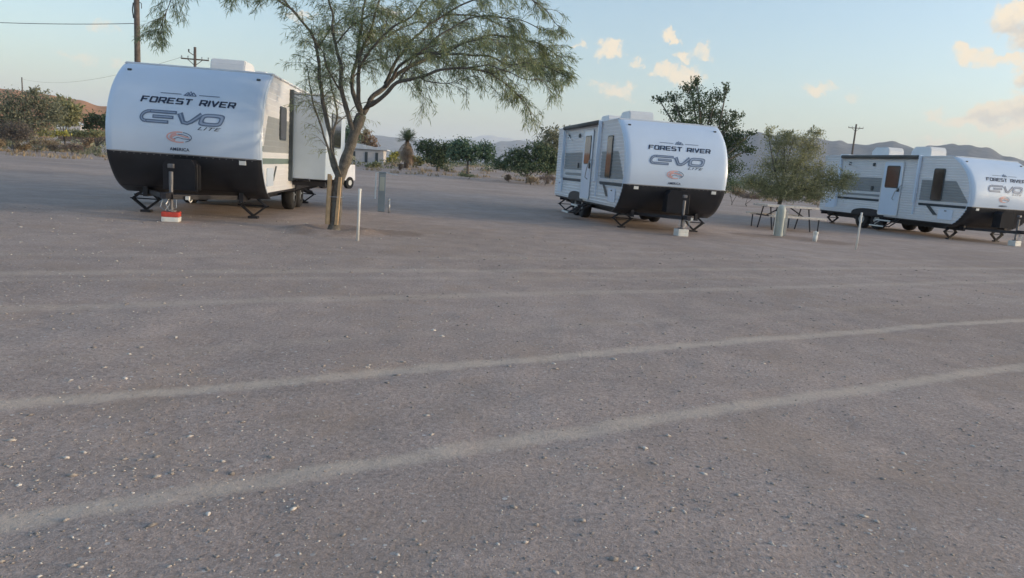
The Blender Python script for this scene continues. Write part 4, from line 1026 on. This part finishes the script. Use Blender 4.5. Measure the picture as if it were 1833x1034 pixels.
# picnic table
e = empty('picnic_table', (8.42, 22.9, 0), R(12)); tag(e, 'grey-topped picnic table with black metal legs behind the sage pedestal', 'picnic table')
for i in range(5):
    y = -.34+i*.17; b = MB(); b.box(-.90, .90, y-.080, y+.080, .70, .765, bev=.006); b.build('top_plank', M['wood'], e)
for sy in (-1, 1):
    b = MB(); b.box(-.90, .90, sy*.70-.14, sy*.70-.01, .405, .465, bev=.006); b.box(-.90, .90, sy*.70+.01, sy*.70+.14, .405, .465, bev=.006); b.build('bench', M['wood'], e)
for sx in (-1, 1):
    b = MB(); x = sx*.66
    for sy in (-1, 1):
        b.tube([(x, sy*.20, .72), (x, sy*.42, .0)], .022, 6); b.tube([(x, sy*.80, .43), (x, sy*.80, .0)], .020, 6)
    b.tube([(x, -.80, .415), (x, .80, .415)], .022, 6); b.tube([(x, -.34, .70), (x, .34, .70)], .022, 6); b.tube([(x, 0, .42), (sx*.12, 0, .71)], .020, 6)
    b.build('leg_frame', M['chassis'], e)
# white cart partly behind the trunk
p = spot(584, 330, 29.5)
e = empty('utility_cart', (p.x, 29.5, 0), R(-25)); tag(e, 'small white cart partly hidden behind the trunk of the feathery tree', 'cart')
b = MB(); pf = [(-1.15,.32),(-1.18,.60),(-1.05,.86),(-.62,.92),(-.50,.50),(.0,.50),(.05,.82),(.55,.84),(.60,.98),(1.12,.98),(1.15,.34)]
b.prism(pf, 0, -.55, .55); b.build('body', M['cartw'], e)
for sx in (-1, 1):
    for y in (-.78, .78):
        b = MB(); b.tube([(sx*.42,y,.24),(sx*.58,y,.24)], .24, 18); w_ = b.build('wheel', M['rubber'], e); MB().tube([(sx*.575,y,.24),(sx*.59,y,.24)], .11, 12).build('hub', M['stake'], w_)
b = MB(); b.box(-.5,.5,.05,.5,.845,.93,bev=.03); b.build('seat', M['grey'], e)
b = MB()
for sx in (-1, 1): b.box(sx*.35-.09, sx*.35+.09, -1.19, -1.17, .62, .72)
b.build('headlight', M['stripe'], e)
# low pale building
p = spot(660, 290, 80); z0 = gz(p.x, 80)
e = empty('building', (p.x-1.0, 80, z0), R(6)); tag(e, 'low pale building with dark narrow openings beyond the feathery tree', 'building')
b = MB(); b.box(-3.6, 2.7, -2, 2, -.3, 1.55); b.build('wall', M['wall'], e)
b = MB(); b.prism([(-4.0,1.553),(3.1,1.553),(3.1,1.64),(-.4,2.15),(-4.0,1.64)], 1, -2.3, 2.3); b.build('roof', M['roof'], e)
for x in (-2.9, -1.7, -.4, .9, 2.0):
    b = MB(); b.box(x-.15, x+.15, -2.03, -2.004, .15, 1.25); w_ = b.build('window', M['stripe'], e)
# sheds in the left distance
for px, Yd, w, h_, lab, rf in ((120, 190, 4.5, 3.2, 'tiny white shed with pointed gable below the orange hill, left of its twin', 1.9), (138, 190, 3.0, 4.4, 'tiny tall white shed below the orange hill, right of its twin', .8)):
    p = spot(px, 220, Yd); e = empty('shed', (p.x, Yd, gz(p.x, Yd)), .2); tag(e, lab, 'shed')
    b = MB(); b.box(-w/2, w/2, -2, 2, -.2, h_); b.build('wall', M['wall'], e)
    b = MB(); b.prism([(-w/2-.3,h_+.003),(w/2+.3,h_+.003),(0,h_+rf)], 1, -2.3, 2.3); b.build('roof', M['stake'], e)
    b = MB(); b.box(-.6,.6,-2.03,-2.004,0,2.1); b.build('door', M['grey'], e)
p = spot(150, 222, 182); b = MB(); b.box(-6.5, 6.5, -.1, .1, 0, 1.7); o = b.build('far_wall', M['rust'], None); o.location = (p.x, 182, gz(p.x, 182)); tag(o, 'long low dark wall in front of the two tiny white sheds', 'wall')

# ---------------------------------------------------------------- air
b = MB(); b.box(-15000, 15000, -14500, 15000, -4, 520)
hz = b.build('haze', None, None); hm = bpy.data.materials.new('haze_air'); hm.use_nodes = True; t = hm.node_tree; t.nodes.clear()
pv = N(t, 'ShaderNodeVolumePrincipled'); pv.inputs['Color'].default_value = (.86,.93,1,1); pv.inputs['Density'].default_value = .00016; pv.inputs['Anisotropy'].default_value = .0
ho = N(t, 'ShaderNodeOutputMaterial'); t.links.new(pv.outputs[0], ho.inputs['Volume'])
hz.data.materials.clear(); hz.data.materials.append(hm); tag(hz, kind='stuff')
SC.cycles.volume_max_steps = 64; SC.cycles.volume_bounces = 2
